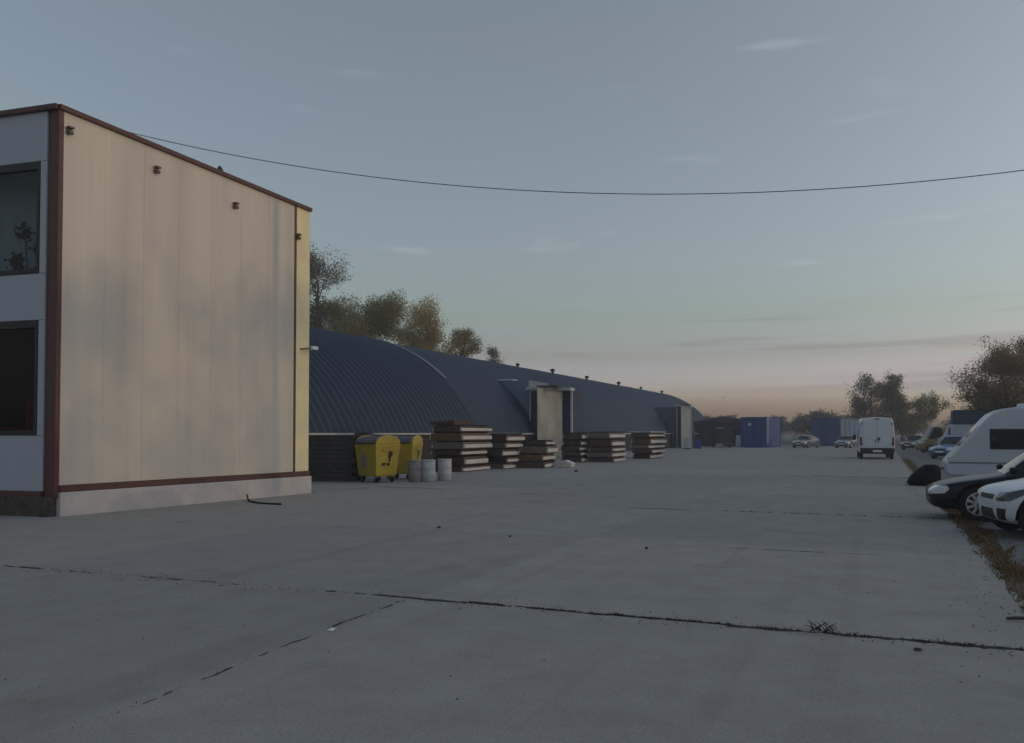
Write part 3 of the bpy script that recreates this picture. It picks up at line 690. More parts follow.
def dark_estate_front(L, W, H, st):
    n, z = -L / 2, st[1][2]; hw = W / 2
    return [('headlight', 'lens', [(n - .1, z - .02), (n + .12, z + .01), (n + .33, z + .02), (n + .36, z - .04), (n + .28, z - .12), (n + .05, z - .14), (n - .1, z - .14)], 'y', hw * .42, hw * 1.2, True),
            ('grille', 'black', [(-.30, z - .0), (.30, z - .0), (.26, z - .12), (-.26, z - .12)], 'x', n - .1, n + .4, False),
            ('air_intake', 'black', [(-.55, .36), (.55, .36), (.50, .22), (-.50, .22)], 'x', n - .1, n + .4, False),
            ('bumper_strip', 'black', [(n - .1, .47), (n + .5, .47), (n + .5, .42), (n - .1, .42)], 'y', -hw * 1.2, hw * 1.2, False)] + plain_front(L, W, H, st)[3:]
def white_hatch_front(L, W, H, st):
    n, z = -L / 2, st[1][2]; hw = W / 2
    return [('headlight', 'dlens', [(n - .1, z - .06), (n + .14, z + .00), (n + .50, z + .10), (n + .44, z + .03), (n + .12, z - .13), (n - .1, z - .15)], 'y', hw * .50, hw * 1.2, True),
            ('grille', 'black', [(-.36, z - .06), (.36, z - .06), (.30, z - .13), (-.30, z - .13)], 'x', n - .1, n + .4, False),
            ('air_intake', 'black', [(-.30, .40), (.30, .40), (.36, .25), (-.36, .25)], 'x', n - .1, n + .4, False),
            ('fog_lamp_recess', 'black', [(.46, .42), (.72, .42), (.66, .26), (.44, .26)], 'x', n - .1, n + .6, True),
            ('bonnet_gap', 'black', [(n + .50, z + .115), (n + 1.1, z + .20), (n + 1.1, z + .192), (n + .50, z + .105)], 'y', hw * .5, hw * 1.2, True),
            ('door_gap', 'black', [(n + 1.42, .30), (n + 1.36, .90), (n + 1.372, .90), (n + 1.432, .30)], 'y', hw * .6, hw * 1.2, True),
            ('sill_trim', 'black', [(n + 1.0, .26), (n + 2.9, .26), (n + 2.9, .20), (n + 1.0, .20)], 'y', hw * .6, hw * 1.2, True)] + plain_front(L, W, H, st)[3:]
def make_car(name, label, cat, loc, rz, paint, L, W, H, style, spokes=7, lens='lens', group=None, wr=.32, regions=None, bumper=None, ax0=.185, plate=True):
    t = thing(name, label, cat, loc, rz, group); regions = regions or plain_front
    st = STYLES[style]; hw = W / 2; rings = []
    for (fx, zb, belt, top, kw, kr) in st:
        zt = top if top > 0 else H + top; w_ = hw * kw; x = (fx - .5) * L
        roofed = top <= 0; er = .05 if roofed else .035
        half = [(0, zb), (w_ * .86, zb), (w_ * .97, zb + .10), (w_ * 1.0, zb + (belt - zb) * .55), (w_ * .985, belt - .07), (w_ * .945, belt), (hw * kr, zt - er), (0, zt)]
        ring = [(x, y_, z_) for y_, z_ in half] + [(x, -y_, z_) for y_, z_ in half[-2:0:-1]]
        rings.append(ring)
    n = 14; me = bpy.data.meshes.new(name + '_cage'); vs = [v for r_ in rings for v in r_]; fs = []; mi = []
    k_ws = 4; k_end = len(st) - 3   # windscreen between 4-5, rear glass between k_end and k_end+1
    for i in range(len(st) - 1):
        for k in range(n):
            a = i * n + k; b = i * n + (k + 1) % n; fs.append((a, b, b + n, a + n))
            m_ = 0
            if k in (6, 7) and i == k_ws: m_ = 1
            if k in (6, 7) and i == k_end: m_ = 3
            if k in (5, 8) and i in (4, 5): m_ = 2
            if k in (5, 8) and i == 7: m_ = 4
            if k in (5, 8) and i == 9 and style != 'hatch': m_ = 5
            mi.append(m_)
    fs.append(tuple(reversed(range(n)))); fs.append(tuple((len(st) - 1) * n + k for k in range(n))); mi += [0, 0]
    me.from_pydata(vs, [], fs)
    for _ in range(6): me.materials.append(paint)
    for p, m_ in zip(me.polygons, mi): p.material_index = m_; p.use_smooth = True
    bm = bmesh.new(); bm.from_mesh(me); bmesh.ops.recalc_face_normals(bm, faces=bm.faces)
    cl = bm.edges.layers.float.new('crease_edge')
    for e in bm.edges:
        ms = {f.material_index for f in e.link_faces}
        if len(ms) > 1: e[cl] = .75
    bm.to_mesh(me); bm.free()
    ob = bpy.data.objects.new(name + '_cage', me); C.objects.link(ob)
    sd_ = ob.modifiers.new('s', 'SUBSURF'); sd_.levels = sd_.render_levels = 3 if regions in (dark_estate_front, white_hatch_front) else 2
    cut = MB()
    for ax in (ax0, .80):
        for s_ in (-1, 1): cut.lathe([(wr + .055, -.16), (wr + .055, .16)], ((ax - .5) * L, s_ * (hw - .10), wr), 'y', 28)
    cu = cut.build('cutter', paint); bo = ob.modifiers.new('b', 'BOOLEAN'); bo.object = cu; bo.operation = 'DIFFERENCE'; bo.solver = 'EXACT'
    bpy.context.view_layer.update(); dg = bpy.context.evaluated_depsgraph_get()
    full = bpy.data.meshes.new_from_object(ob.evaluated_get(dg)); bpy.data.objects.remove(ob); bpy.data.objects.remove(cu)
    bm = bmesh.new(); bm.from_mesh(full)
    regs = []
    for (nm_, m_, poly, ax, lo, hi, both) in regions(L, W, H, st):
        for sg in ((1, -1) if both else (1,)):
            # convex outline in side view (x,z) or front view (y,z), bounded along the third axis
            pl_ = []; n_ = len(poly); cx_ = sum(p[0] for p in poly) / n_; cz_ = sum(p[1] for p in poly) / n_
            for i in range(n_):
                a, b = poly[i], poly[(i + 1) % n_]; nx, nz_ = b[1] - a[1], -(b[0] - a[0]); l_ = math.hypot(nx, nz_); nx /= l_; nz_ /= l_
                if nx * (cx_ - a[0]) + nz_ * (cz_ - a[1]) > 0: nx, nz_ = -nx, -nz_
                if ax == 'y': pl_.append((Vector((a[0], 0, a[1])), Vector((nx, 0, nz_))))
                else: pl_.append((Vector((0, a[0] * sg, a[1])), Vector((0, nx * sg, nz_))))
            if ax == 'y': pl_ += [(Vector((0, lo * sg, 0)), Vector((0, -sg, 0))), (Vector((0, hi * sg, 0)), Vector((0, sg, 0)))]
            else: pl_ += [(Vector((lo, 0, 0)), Vector((-1, 0, 0))), (Vector((hi, 0, 0)), Vector((1, 0, 0)))]
            def near(f): c = f.calc_center_median(); return f.material_index == 0 and all((c - q).dot(k) < .14 for q, k in pl_)
            for q, k in pl_:
                fs_ = [f for f in bm.faces if near(f)]
                ge = list({e for f in fs_ for e in f.edges} | {v for f in fs_ for v in f.verts}) + fs_
                if fs_: bmesh.ops.bisect_plane(bm, geom=ge, plane_co=q, plane_no=k, dist=1e-5)
            idx_ = 10 + len(regs); regs.append((nm_, m_))
            for f in bm.faces:
                c = f.calc_center_median()
                if f.material_index == 0 and all((c - q).dot(k) < 0 for q, k in pl_): f.material_index = idx_
    bm.to_mesh(full); bm.free()
    groups = {}
    for p in full.polygons:
        key = (p.material_index, 0 if p.material_index in (0, 1, 3) or p.material_index >= 10 else (1 if p.center.y > 0 else -1))
        groups.setdefault(key, []).append(p)
    nm = {0: 'body', 1: 'windscreen', 2: 'side_window', 3: 'rear_window', 4: 'side_window', 5: 'side_window'}
    for i_, (n_, m_) in enumerate(regs): nm[10 + i_] = n_
    for (m_, sgn), ps in groups.items():
        idx = {}; v2 = []; f2 = []; smf = []
        for p in ps:
            f = []
            for vi in p.vertices:
                if vi not in idx: idx[vi] = len(v2); v2.append(full.vertices[vi].co[:])
                f.append(idx[vi])
            f2.append(f); smf.append(p.use_smooth)
        m2 = bpy.data.meshes.new(nm[m_]); m2.from_pydata(v2, [], f2); m2.materials.append(paint if m_ == 0 else M[regs[m_ - 10][1]] if m_ >= 10 else M['cglass'])
        for p in m2.polygons: p.use_smooth = True
        try: m2.set_sharp_from_angle(angle=R(38))
        except Exception: pass
        o = bpy.data.objects.new(nm[m_], m2); C.objects.link(o); o.parent = t
    bpy.data.meshes.remove(full)
    for ax in (ax0, .80):
        for s_ in (-1, 1): wheel(t, (ax - .5) * L, s_ * (hw - .115), wr, .20, s_, spokes, M['alloy'])
    # nose: lamps, grille, bumper, plate
    bz = st[2][2]
    for s_ in (-1, 1):
        MB().box((-.20 * L + .02, s_ * (hw + .06), st[5][2] + .06), (.10, .18, .12)).build('mirror', bumper or paint, t, .03)
    if plate: MB().box((-L / 2 - .004, 0, st[1][2] - .20), (.02, .52, .11)).build('number_plate', M['paper'], t, .003)
    MB().box((L / 2 - .002, 0, .62), (.02, .52, .11)).build('number_plate', M['paper'], t, .003)
    MB().box((-L / 2 + .32, hw * .0, .22), (.1, hw * 1.5, .03)).build('lip', M['black'], t)
    return t

blk = make_car('parked_car', 'black estate car with pale headlight and white multi-spoke wheel, behind the white car', 'car', (.80 + 2.25, 18.85, 0), 0, M['carblack'], 4.5, 1.76, 1.44, 'wagon', 9, 'lens', 'cars parked on the right', regions=dark_estate_front, plate=False)
hd = R(10); wL = 4.1
make_car('parked_car', 'white hatchback nearest the camera at the right, nose past the dry grass', 'car', (1.54 + wL / 2 * math.cos(hd), 15.85 + wL / 2 * math.sin(hd), 0), hd, M['wht'], wL, 1.74, 1.5, 'hatch', 5, 'dlens', 'cars parked on the right', wr=.31, regions=white_hatch_front, ax0=.135, plate=False).scale = (1, 1, 1.09)
make_car('parked_car', 'pale blue hatchback parked to the left of the caravan front', 'car', (4.5, 62.8, 0), R(58), M['carblue'], 4.2, 1.72, 1.5, 'hatch', 7, 'lens', 'cars parked on the right')
make_car('parked_minibus', 'tan minivan with pale windscreen parked beyond the blue car', 'van', (5.0, 82.5, 0), R(15), M['tan'], 4.5, 1.8, 2.25, 'minibus', 7, 'lens', None)
make_car('parked_car', 'dark red car between the white van and the tan minivan', 'car', (3.4, 95.5, 0), R(60), M['carred'], 4.1, 1.7, 1.5, 'hatch', 7, 'lens', 'cars parked on the right')
make_car('parked_car', 'silver car facing the camera, left of the two in the far row', 'car', (-7.75, 104.5, 0), R(72), M['silver'], 4.4, 1.75, 1.42, 'hatch', 7, 'dlens', 'silver cars at the far end')
make_car('parked_car', 'silver car facing the camera, just left of the white van', 'car', (-3.3, 105.5, 0), R(72), M['silver'], 4.4, 1.75, 1.42, 'hatch', 7, 'dlens', 'silver cars at the far end')
make_car('parked_car', 'white car half hidden between the blue hatchback and the covered truck', 'car', (7.4, 66.0, 0), R(20), M['wht'], 4.3, 1.74, 1.62, 'wagon', 7, 'lens', 'cars parked on the right')

# white panel van seen from behind
v = thing('panel_van', 'white high-roofed panel van seen from the rear, black lower bumper', 'van', (-.18, 59.0, 0), R(3.5))
secs = []
for (yy, zt, k) in ((0, 2.52, .97), (.06, 2.60, 1.0), (.5, 2.62, 1), (3.6, 2.60, 1), (4.3, 2.30, .98), (4.7, 1.5, .96), (5.4, 1.15, .93), (5.6, .8, .85)):
    w_ = 1.02 * k; secs.append([(-w_ * .96, yy, .42), (-w_, yy, .7), (-w_, yy, min(1.4, zt - .3)), (-w_ * .93, yy, zt - .28), (-w_ * .80, yy, zt - .05), (0, yy, zt), (w_ * .80, yy, zt - .05), (w_ * .93, yy, zt - .28), (w_, yy, min(1.4, zt - .3)), (w_, yy, .7), (w_ * .96, yy, .42)])
mb = MB(); n = 11
for s_ in secs: mb.v += s_
for i in range(len(secs) - 1):
    for k in range(n): a = i * n + k; b = i * n + (k + 1) % n; mb.f.append((a, b, b + n, a + n))
mb.f += [tuple(range(n)), tuple((len(secs) - 1) * n + k for k in range(n))]
mb.build('body', M['wht'], v, .03)
for s_ in (-1, 1):
    d = MB().box((s_ * .415, -.018, 1.56), (.82, .03, 1.72)).build('rear_door', M['wht'], v, .03)
    MB().box((s_ * -.33, -.05, -.0), (.05, .03, .18)).build('handle', M['black'], d).location = (s_ * .415, 0, 1.15)
    for z_ in (.95, 2.2): MB().box((s_ * .84, -.03, z_), (.05, .05, .14)).build('hinge', M['metal'], v)
    MB().box((s_ * .93, -.02, 1.12), (.11, .05, .52)).build('tail_light', M['tail'], v, .015)
    for yy in (.95, 4.4):
        wl = MB().lathe([(.2, -.1), (.33, -.1), (.35, -.06), (.35, .06), (.33, .1), (.2, .1)], axis='y', n=24).build('wheel', M['rubber'], v); wl.rotation_euler = (0, 0, PI / 2); wl.location = (s_ * .88, yy, .35)
        MB().lathe([(.2, -.02), (.2, .09), (.08, .1)], axis='y', n=20).build('rim', M['metal'], wl)
    MB().box((s_ * 1.16, 4.25, 1.35), (.22, .14, .34)).build('mirror', M['black'], v, .03)
MB().box((0, -.08, .56), (1.98, .26, .28)).build('bumper', M['black'], v, .04)
MB().box((0, .05, .40), (1.9, .2, .12)).build('bumper_skirt', M['black'], v)
MB().box((0, -.225, .52), (.52, .015, .11)).build('number_plate', M['paper'], v)
em = MB().lathe([(.085, 0), (.085, .02), (.06, .028)], axis='y', n=18).build('emblem', M['black'], v); em.location = (.10, -.062, 1.28)
MB().box((0, -.015, 2.5), (.3, .04, .05)).build('brake_light', M['tail'], v)

# caravan
cv = thing('caravan', 'white touring caravan with sloping front and dark side window, behind the black car', 'caravan', (1.92, 32.25, 0), R(0))
prof = [(.16, .20), (.06, .34), (.05, .64), (.30, .95), (1.28, 2.10), (1.46, 2.27), (1.70, 2.39), (2.1, 2.45), (5.4, 2.45), (5.7, 2.34), (5.85, 2.1), (5.9, .4), (5.8, .2)]
MB().prism(prof, 0, 2.2).build('body', M['carav'], cv, .07)
MB().box((2.95, -.006, .65), (5.6, .03, .035)).build('skirt_rail', M['metal'], cv)
fw = MB().box((2.32, -.008, 1.42), (1.94, .03, .66)).build('window', M['frame'], cv, .04); MB().box((2.32, -.03, 1.42), (1.82, .02, .55)).build('pane', M['cglass'], fw, .04)
MB().box((2.6, 1.0, 2.51), (.62, .7, .14)).build('roof_hatch', M['wht'], cv, .04)
MB().box((4.5, -.01, 1.3), (.66, .03, 1.6)).build('door', M['wht'], cv, .02)
for yy in (.12, 2.08):
    wl = MB().lathe([(.18, -.09), (.29, -.09), (.31, -.05), (.31, .05), (.29, .09), (.18, .09)], axis='y', n=24).build('wheel', M['rubber'], cv); wl.location = (3.3, yy, .31)
    MB().lathe([(.18, -.07), (.18, .07)], axis='y', n=18).build('rim', M['metal'], wl)
MB().tube([(.3, .75, .42), (-.16, 1.1, .42), (.3, 1.45, .42)], .04, 6).tube([(-.16, 1.1, .42), (-.30, 1.1, .45)], .05, 6).build('drawbar', M['metal'], cv)
MB().tube([(-.1, 1.1, .0), (-.1, 1.1, .5)], .03, 6).build('jockey_leg', M['metal'], cv)
for yy in (.2, 2.0): MB().tube([(.9, yy, .0), (.9, yy, .4)], .03, 6).build('corner_steady', M['metal'], cv)
MB().box((.17, .12, .76), (.05, .1, .1)).build('marker_light', M['tail'], cv, .01)
MB().prism([(.50, 1.18), (1.06, 1.84), (1.05, 1.85), (.49, 1.19)], .45, 1.75).build('front_window', M['cglass'], cv)

# black covered bundle on the slab edge
bm = bmesh.new(); bmesh.ops.create_icosphere(bm, subdivisions=3, radius=1)
for q in bm.verts:
    k = 1 + .10 * noise.noise(q.co * 2.3); x, y_, z_ = q.co * k
    z_ = max(-.62, min(.78, z_)); x = max(-1.0, min(.80, x))
    q.co = Vector((x * .52 + (.10 * z_ if x < 0 else 0), y_ * .42, (z_ + .62) * .46 * (1 if x > -.2 else 1 + (x + .2) * .55)))
me = bpy.data.meshes.new('black_sack'); bm.to_mesh(me); bm.free(); me.materials.append(M['black'])
me.materials[0] = M['tarp']; o = bpy.data.objects.new('black_sack', me); C.objects.link(o); o.location = (1.28, 29.95, 0); tag(o, 'black plastic-wrapped bundle sitting on the slab edge beside the caravan', 'sack')

# truck with navy cover behind the blue car
tk = thing('covered_truck', 'white truck with dark navy tarpaulin top behind the blue hatchback', 'truck', (4.0, 71.5, 0), R(0))
MB().box((3.3, 1.1, 1.45), (5.2, 2.2, 1.6)).build('body', M['wht2'], tk, .05); MB().box((3.2, 1.1, 2.78), (4.6, 2.16, 1.06)).build('cover', M['navy'], tk, .08)
MB().prism([(.0, .5), (.0, 1.2), (.35, 1.4), (.72, 2.25), (.9, 2.3), (.9, .5)], .05, 2.15).build('cab', M['wht2'], tk, .05)
MB().prism([(.40, 1.42), (.70, 2.12), (.68, 2.13), (.37, 1.43)], .2, 2.0).build('windscreen', M['cglass'], tk)
MB().box((.75, .045, 1.75), (.3, .02, .5)).build('side_window', M['cglass'], tk)
for x in (.7, 4.8):
    for yy in (.2, 2.0):
        wl = MB().lathe([(.22, -.12), (.36, -.12), (.38, 0), (.36, .12), (.22, .12)], axis='y', n=22).build('wheel', M['rubber'], tk); wl.location = (x, yy, .38)

# containers, shed and sheets at the far end
def container(label, loc, rz, Lx, Ly, Hh, m, m_side=None, dz=.05):
    t = thing('container', label, 'container', loc, rz, 'containers at the far end')
    mb = MB(); n = int(Ly / .25)
    for sx in (-1, 1):
        pts = [(sx * (Lx / 2 - .03 - (.04 if k % 2 else 0)), -Ly / 2 + .06 + (Ly - .12) * k / (2 * n)) for k in range(2 * n + 1)]
        b = len(mb.v)
        for x, y_ in pts: mb.v += [(x, y_, .12), (x, y_, Hh - .1)]
        mb.f += [(b + 2 * i, b + 2 * i + 2, b + 2 * i + 3, b + 2 * i + 1) for i in range(2 * n)]
    mb.build('side_wall', m_side or m, t, fix=False)
    MB().box((0, Ly / 2 - .06, Hh / 2), (Lx - .12, .06, Hh - .2)).build('back_wall', m, t)
    MB().box((0, 0, Hh - .06), (Lx, Ly, .10)).build('roof', m_side or m, t, .01); MB().box((0, 0, .08), (Lx, Ly, .12)).build('floor_frame', m, t, .01)
    for sx in (-1, 1):
        for sy in (-1, 1): MB().box((sx * (Lx / 2 - .06), sy * (Ly / 2 - .06), Hh / 2), (.12, .12, Hh - .14)).build('corner_post', m, t)
        d = MB().box((sx * (Lx / 4 - .04), -Ly / 2 + .05, Hh / 2), (Lx / 2 - .13, .05, Hh - .3)).build('door', m, t, .01)
        for k in (-.25, .25): MB().tube([(sx * (Lx / 4) + k, -Ly / 2 - .0, .3), (sx * (Lx / 4) + k, -Ly / 2 - .0, Hh - .3)], .025, 6).build('lock_bar', M['metal'], d)
    return t
TR = R(22)
c1 = container('blue container with small white plate on its closed doors', (-12.95, 107.3, 0), R(-7), 3.0, 7.0, 3.5, M['blue'])
MB().box((-.45, -3.56, 2.65), (.32, .02, .26)).build('sign_plate', M['paper'], c1)
MB().box((1.60, -3.56, 1.95), (.22, .08, 3.0)).build('pale_post', M['post'], c1)
container('slate-blue container behind the left silver car, left of the grey-white box', (-6.75, 122.6, 0), R(4), 3.3, 6.5, 3.6, M['blue2'])
container('grey-white container standing between the slate-blue one and the van', (-3.2, 123.6, 0), R(4), 3.4, 6.5, 3.5, M['wht2'])
sh = thing('storage_shed', 'low dark shed at the far end beside the arched warehouse', 'shed', (-19.2, 113, 0), R(0))
MB().box((1.0, 3, 1.5), (7.2, 6, 3.0)).build('wall', M['shed'], sh); MB().prism([(-2.9, 3.0), (4.9, 3.0), (4.9, 3.12), (1.0, 3.75), (-2.9, 3.12)], -.3, 6.3).build('roof', M['timber'], sh)
MB().box((-.6, -.03, 1.1), (1.9, .06, 2.1)).build('door', M['timber'], sh); MB().box((2.6, -.03, 1.6), (1.3, .05, .8)).build('window', M['cglass'], sh)
def sheetobj(name, label, cat, loc, size, m, tilt, rz=0):
    o = MB().box((0, 0, size[2] / 2), size).build(name, m, None, .006); o.location = loc; o.rotation_euler = (R(tilt), 0, rz); return tag(o, label, cat)
sheetobj('leaning_sheet', 'tall pale grey sheet leaning against the dark shed', 'sheet', (-18.6, 111.9, 0), (.9, .05, 2.4), M['wht2'], -10)
sheetobj('leaning_sheet', 'small white sheet leaning on the shed next to the blue container', 'sheet', (-15.9, 109.6, 0), (.75, .05, 1.4), M['wht'], -8)
def trailer(loc, rz, label):
    t = thing('cargo_trailer', label, 'trailer', loc, rz)
    MB().box((0, 0, 1.35), (2.0, 3.6, 1.7)).build('box', M['shed'], t, .03); MB().box((0, 0, .45), (1.6, 3.4, .12)).build('chassis', M['metal'], t)
    for s_ in (-1, 1):
        wl = MB().lathe([(.15, -.09), (.3, -.09), (.3, .09), (.15, .09)], axis='y', n=20).build('wheel', M['rubber'], t); wl.rotation_euler = (0, 0, PI / 2); wl.location = (s_ * .95, .2, .3)
    MB().tube([(0, -1.7, .45), (0, -2.9, .45)], .05, 6).build('drawbar', M['metal'], t); MB().tube([(0, -2.7, 0), (0, -2.7, .5)], .04, 6).build('jockey_leg', M['metal'], t)
trailer((-17.1, 104.5, 0), R(20), 'dark box trailer standing left of the blue container')
# small bits beside the second portal
def crate(loc, m, label, s=(.7, .7, 1.0)):
    t = thing('drum_crate', label, 'crate', loc, .2)
    MB().box((0, 0, s[2] / 2 + .06), s).build('box', m, t, .05); MB().box((0, 0, .05), (s[0] + .1, s[1] + .1, .1)).build('base', M['bearer'], t); MB().lathe([(.1, 0), (.1, .05), (.02, .06)], (0, 0, s[2] + .06)).build('cap', M['black'], t)
crate((-18.4, 91, 0), M['wht2'], 'pale liquid tank crate standing before the second portal')
crate((-17.9, 94, 0), M['blue'], 'blue tank crate at the foot of the second portal', (.7, .7, .9))

# ------------------------------------------------------------------ trees
LM = dict(
    olive=leafmat('leaf_olive', [(.16, .17, .06), (.29, .275, .09), (.20, .20, .07), (.34, .31, .10)]),
    gold=leafmat('leaf_gold', [(.26, .22, .06), (.45, .34, .09), (.32, .26, .07), (.50, .38, .12)]),
    dull=leafmat('leaf_dull', [(.12, .115, .075), (.22, .19, .12), (.16, .145, .095)]),
    brown=leafmat('leaf_brown', [(.22, .16, .085), (.38, .26, .12), (.29, .20, .10), (.18, .17, .08)]),
)
def make_tree(name, label, loc, h, spread, nleaf, lm, seed, crown0=.2, sparse=.0, leaf=.16, group=None, droop=0.0, multi=1, top=None):
    r = random.Random(seed); t = thing(name, label, 'tree', loc, 0, group); tm = MB(); tips = []
    def branch(p, d, L, rad, lev):
        pts = [p]; rr = [rad]; k = 5
        for i in range(k):
            d = (d + Vector((r.gauss(0, .16), r.gauss(0, .16), r.gauss(0, .10) + (.05 if lev < 2 else -droop)))).normalized()
            p = p + d * L / k; pts.append(p); rr.append(max(.006, rad * (1 - .72 * (i + 1) / k)))
            if lev >= 1: tips.append((p, lev, L))
        tm.tube(pts, rr, 6 if lev == 0 else 4, cap=False)
        if lev < 3:
            nb = (13, 6, 4)[lev]
            for j in range(nb):
                f = (crown0 + (1 - crown0) * (j + r.random()) / nb) if lev == 0 else .25 + .75 * r.random()
                q = f * k; i0 = min(int(q), k - 1); b = pts[i0].lerp(pts[i0 + 1], q - i0)
                a = r.random() * 2 * PI; up = r.uniform(.25, .95)
                dd = (Vector((math.cos(a), math.sin(a), up)) + d * .35).normalized()
                LL = (spread * (1.15 - .55 * f) * r.uniform(.7, 1.15)) if lev == 0 else L * r.uniform(.4, .65)
                branch(b, dd, LL, max(.008, rad * (.5 if lev == 0 else .5) * (1 - .5 * f)), lev + 1)
    for mI in range(multi):
        a = 2 * PI * mI / multi + r.random(); off = Vector((math.cos(a), math.sin(a), 0)) * (0 if multi == 1 else spread * .35)
        branch(off, Vector((math.cos(a) * .12 * (multi > 1), math.sin(a) * .12 * (multi > 1), 1)), h * r.uniform(.78, .95), h * .016, 0)
    tm.build('trunk', M['bark'], t, smooth=True, fix=False)
    nleaf = int(nleaf * 1.9); leaf *= .72
    lf = MB(); fine = [q for q in tips if q[1] >= 2] or tips
    # some clumps stay bare
    for i in range(nleaf):
        p, lev, L = fine[r.randrange(len(fine))]
        if noise.noise(p * (1.7 / spread) + Vector((seed, 0, 0))) < sparse - .35: continue
        g_ = Vector((r.gauss(0, 1), r.gauss(0, 1), r.gauss(0, 1))); g_ *= min(1, 1.5 / max(.01, g_.length))
        c = p + g_ * (.12 + .075 * spread)
        u = Vector((r.gauss(0, 1), r.gauss(0, 1), r.gauss(0, 1))).normalized(); q = u.cross(Vector((r.gauss(0, 1), r.gauss(0, 1), r.gauss(0, 1)))).normalized()
        s_ = leaf * r.uniform(.5, 1.3); lf.add([c - u * s_, c + q * s_ * .6, c + u * s_, c - q * s_ * .6], [(0, 1, 2, 3)])
    lf.build('crown', LM[lm], t, fix=False)
    if top: k_ = top / sorted(v[2] for v in lf.v)[-40]; t.scale = (k_ ** .5, k_ ** .5, k_)
    return t
GB = 'trees behind the warehouse'
make_tree('tree', 'tall sparse grey-green tree at the building edge behind the warehouse', (-50.8, 71.5, 0), 20.1, 5.4, 15000, 'dull', 11, .2, .16, .13, GB, top=19.4)
make_tree('tree', 'dull green tree between the tall sparse tree and the golden ones', (-47.1, 72.7, 0), 16.6, 5.8, 19000, 'olive', 12, .2, .12, .13, GB, top=15.0)
make_tree('tree', 'olive green bushy tree left of the golden one behind the roof', (-46.4, 78.4, 0), 17.3, 6.2, 26000, 'olive', 13, .2, .0, .13, GB, top=15.9)
make_tree('tree', 'golden autumn tree rising above the warehouse roof', (-44.4, 84.4, 0), 18.1, 6.4, 26000, 'gold', 14, .2, .0, .13, GB, top=16.4)
make_tree('tree', 'narrow small green tree right of the golden tree', (-44.9, 89.3, 0), 15.1, 3.2, 9000, 'olive', 15, .3, .0, .13, GB, top=13.3)
make_tree('tree', 'small dull shrub-like treetop just showing over the roof line', (-45.6, 101.3, 0), 14.4, 3.2, 7000, 'dull', 16, .3, .1, .13, GB, top=12.5)
make_tree('tree', 'pointed small treetop farther left of the roof vents', (-46.1, 95.9, 0), 15.4, 2.2, 3600, 'gold', 17, .3, .1, .13, GB, top=13.1)
GR = 'trees on the right'
make_tree('tree', 'wide half-bare brownish tree behind the white van', (-1.2, 129, 0), 9.8, 3.3, 8000, 'dull', 21, .1, .20, .15, GR, .02, 3, top=9.9)
make_tree('tree', 'dense darker tree just right of the half-bare one', (2.6, 130.5, 0), 9.4, 3.0, 14000, 'olive', 22, .08, .0, .15, GR, .0, 3, top=9.7)
make_tree('tree', 'large drooping autumn tree at the right edge above the caravan', (9.7, 74.2, 0), 11.0, 4.3, 34000, 'brown', 23, .10, .05, .11, GR, .08, 2, top=10.4)
make_tree('tree', 'lower olive tree in front of the large autumn tree at right', (9.3, 73.2, 0), 7.0, 2.6, 14000, 'olive', 24, .08, .04, .11, GR, .08, 2, top=5.6)
sh0 = make_tree('tree', 'brown tree beyond the parking at the far right, out past the caravan', (42, 19, 0), 8.4, 4.2, 2600, 'brown', 31, .12, .30, .16, 'trees beyond the parking')
for (x, y_, sc, ro, lb) in ((41, 26, 1.0, 1.0, 'brown tree beyond the parking, second of the row'), (43, 33, 1.1, 2.2, 'brown tree beyond the parking, third of the row'), (40, 12.5, .85, 3.0, 'brown tree beyond the parking, nearest of the row'), (42, 40, 1.0, 4.0, 'brown tree beyond the parking, farthest of the row')):
    dup(sh0, (x, y_, 0), ro, lb, (sc, sc, sc))
# low far treeline along the horizon
far = make_tree('tree', 'x', (-22, 200, 0), 7.0, 4.6, 3200, 'dull', 41, .05, .0, .32, 'far treeline', 0, 3)
ft = [(-38, 215, 1.0), (-31, 205, .9), (-24, 190, .75), (-19.5, 182, .8), (-13.5, 176, .85), (-9.8, 172, 1.15), (-5.0, 185, .8), (-1, 190, .85), (5, 180, 1.0), (13, 170, .75), (21, 165, .85), (30, 160, 1.2)]
fl = ['at its left end behind the arched roof', 'over the dark shed', 'left of the blue container', 'right behind the blue container', 'left of the tallest', 'standing tallest above the silver cars', 'above the slate-blue container', 'above the grey-white container', 'behind the white van', 'behind the dense dark tree', 'behind the covered truck', 'at its right end']
for i, ((x, y_, sc), lb) in enumerate(zip(ft, fl)):
    q = far if i == 0 else dup(far)
    q.location = (x, y_, 0); q.rotation_euler = (0, 0, i * 1.3); q.scale = (sc, sc, .66 * sc * (1 + .15 * math.sin(i * 2.3))); q['label'] = 'hazy brown-grey tree of the far treeline, ' + lb
r = random.Random(9); mb = MB()
for i in range(9000):
    a = r.random() * 2 * PI; d = r.uniform(380, 430); hh = 5.5 + 3 * noise.noise(Vector((a * 14, 0, 0))) + 1.5 * noise.noise(Vector((a * 60, 3, 0)))
    c = Vector((d * math.cos(a), 100 + d * math.sin(a), hh * math.sqrt(r.random()))); u = Vector((r.gauss(0, 1), r.gauss(0, 1), r.gauss(0, 1))).normalized() * r.uniform(.8, 1.8); q = u.cross(Vector((r.gauss(0, 1), r.gauss(0, 1), 1))).normalized() * u.length * .8
    mb.add([c - u, c + q, c + u, c - q], [(0, 1, 2, 3)])
tag(mb.build('distant_woods', LM['dull'], fix=False), 'distant low woods along the horizon', 'woods', kind='stuff')

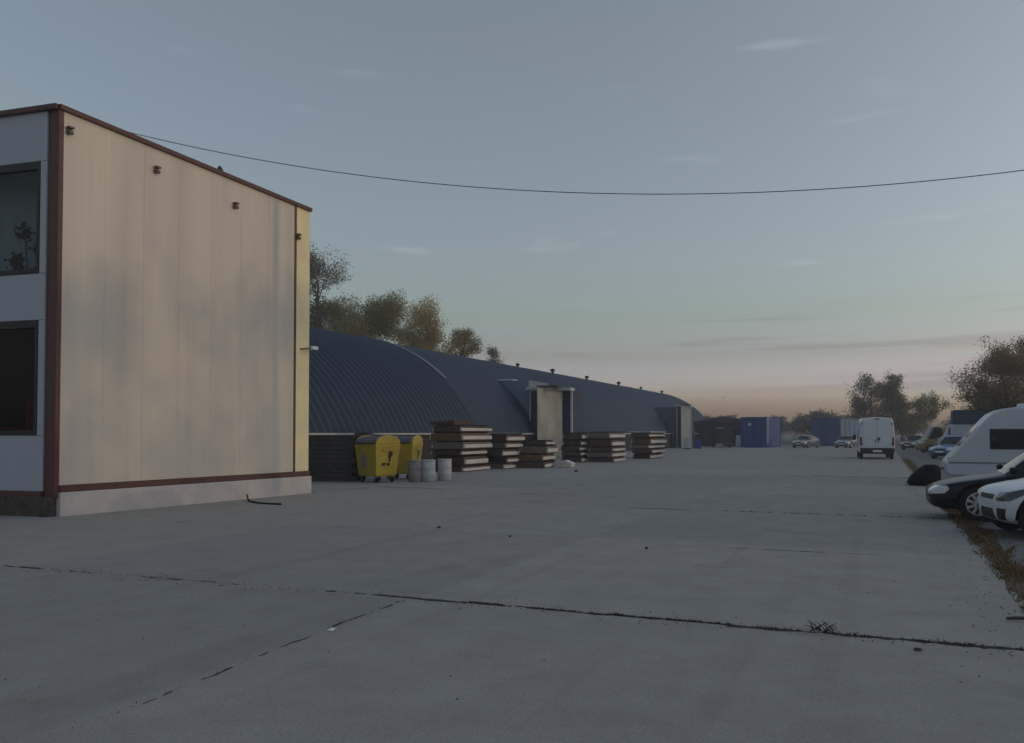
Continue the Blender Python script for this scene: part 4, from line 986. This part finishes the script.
# ------------------------------------------------------------------ overhead wire
def wire_pt(t):
    d = -.6 + 30 * t; a, b = Vector((-18.70, 18.19)), Vector((3.10, 22.98)); q = a + (b - a).normalized() * d
    return (q.x, q.y, .00822 * d * d - .28122 * d + 9.812)
e0, e1 = wire_pt(0), wire_pt(1)
t = thing('roof_mast', 'thin metal mast on the office roof holding the sagging wire', 'mast', (e0[0] - .05, e0[1], 7.66))
MB().tube([(0, 0, 0), (0, 0, e0[2] - 7.66 + .05)], .035, 8).build('pipe', M['metal'], t); MB().box((0, 0, .02), (.3, .3, .05)).build('foot', M['metal'], t)
t = thing('utility_pole', 'grey utility pole past the right edge carrying the sagging wire', 'pole', (e1[0] + .12, e1[1], 0))
MB().tube([(0, 0, 0), (0, 0, e1[2] + .4)], [.14, .09], 12).build('shaft', M['metal'], t); MB().box((-.06, 0, e1[2]), (.16, .06, .06)).build('insulator', M['wht2'], t)
tag(MB().tube([wire_pt(i / 60) for i in range(61)], .011, 6).build('overhead_wire', M['wire'], smooth=True), 'single dark sagging wire crossing the whole sky', 'wire')
b = thing('flying_bird', 'tiny dark bird in the air above the blue container', 'bird', (-16.2, 100, 5.6))
MB().lathe([(.01, -.16), (.06, -.05), (.05, .08), (.01, .2)], axis='y', n=8).build('body', M['timber'], b, smooth=True)
for s_ in (-1, 1): MB().add([(0, -.05, 0), (s_ * .3, .02, .12), (s_ * .32, .1, .12), (0, .1, 0), (0, 0, .02)], [(0, 1, 2, 3), (0, 4, 1)]).build('wing', M['timber'], b, fix=False)

# ------------------------------------------------------------------ evening haze over the yard
hm = bpy.data.materials.new('haze'); hm.use_nodes = True; hn = hm.node_tree; hn.nodes.remove(hn.nodes['Principled BSDF'])
pv = hn.nodes.new('ShaderNodeVolumePrincipled'); pv.inputs['Color'].default_value = (.86, .86, .90, 1); pv.inputs['Density'].default_value = .0016; pv.inputs['Anisotropy'].default_value = .2
hn.links.new(pv.outputs[0], hn.nodes['Material Output'].inputs['Volume'])
tag(MB().box((0, 100, 10.25), (1000, 1000, 22.7)).build('haze', hm), kind='stuff')
S.cycles.volume_bounces = 0
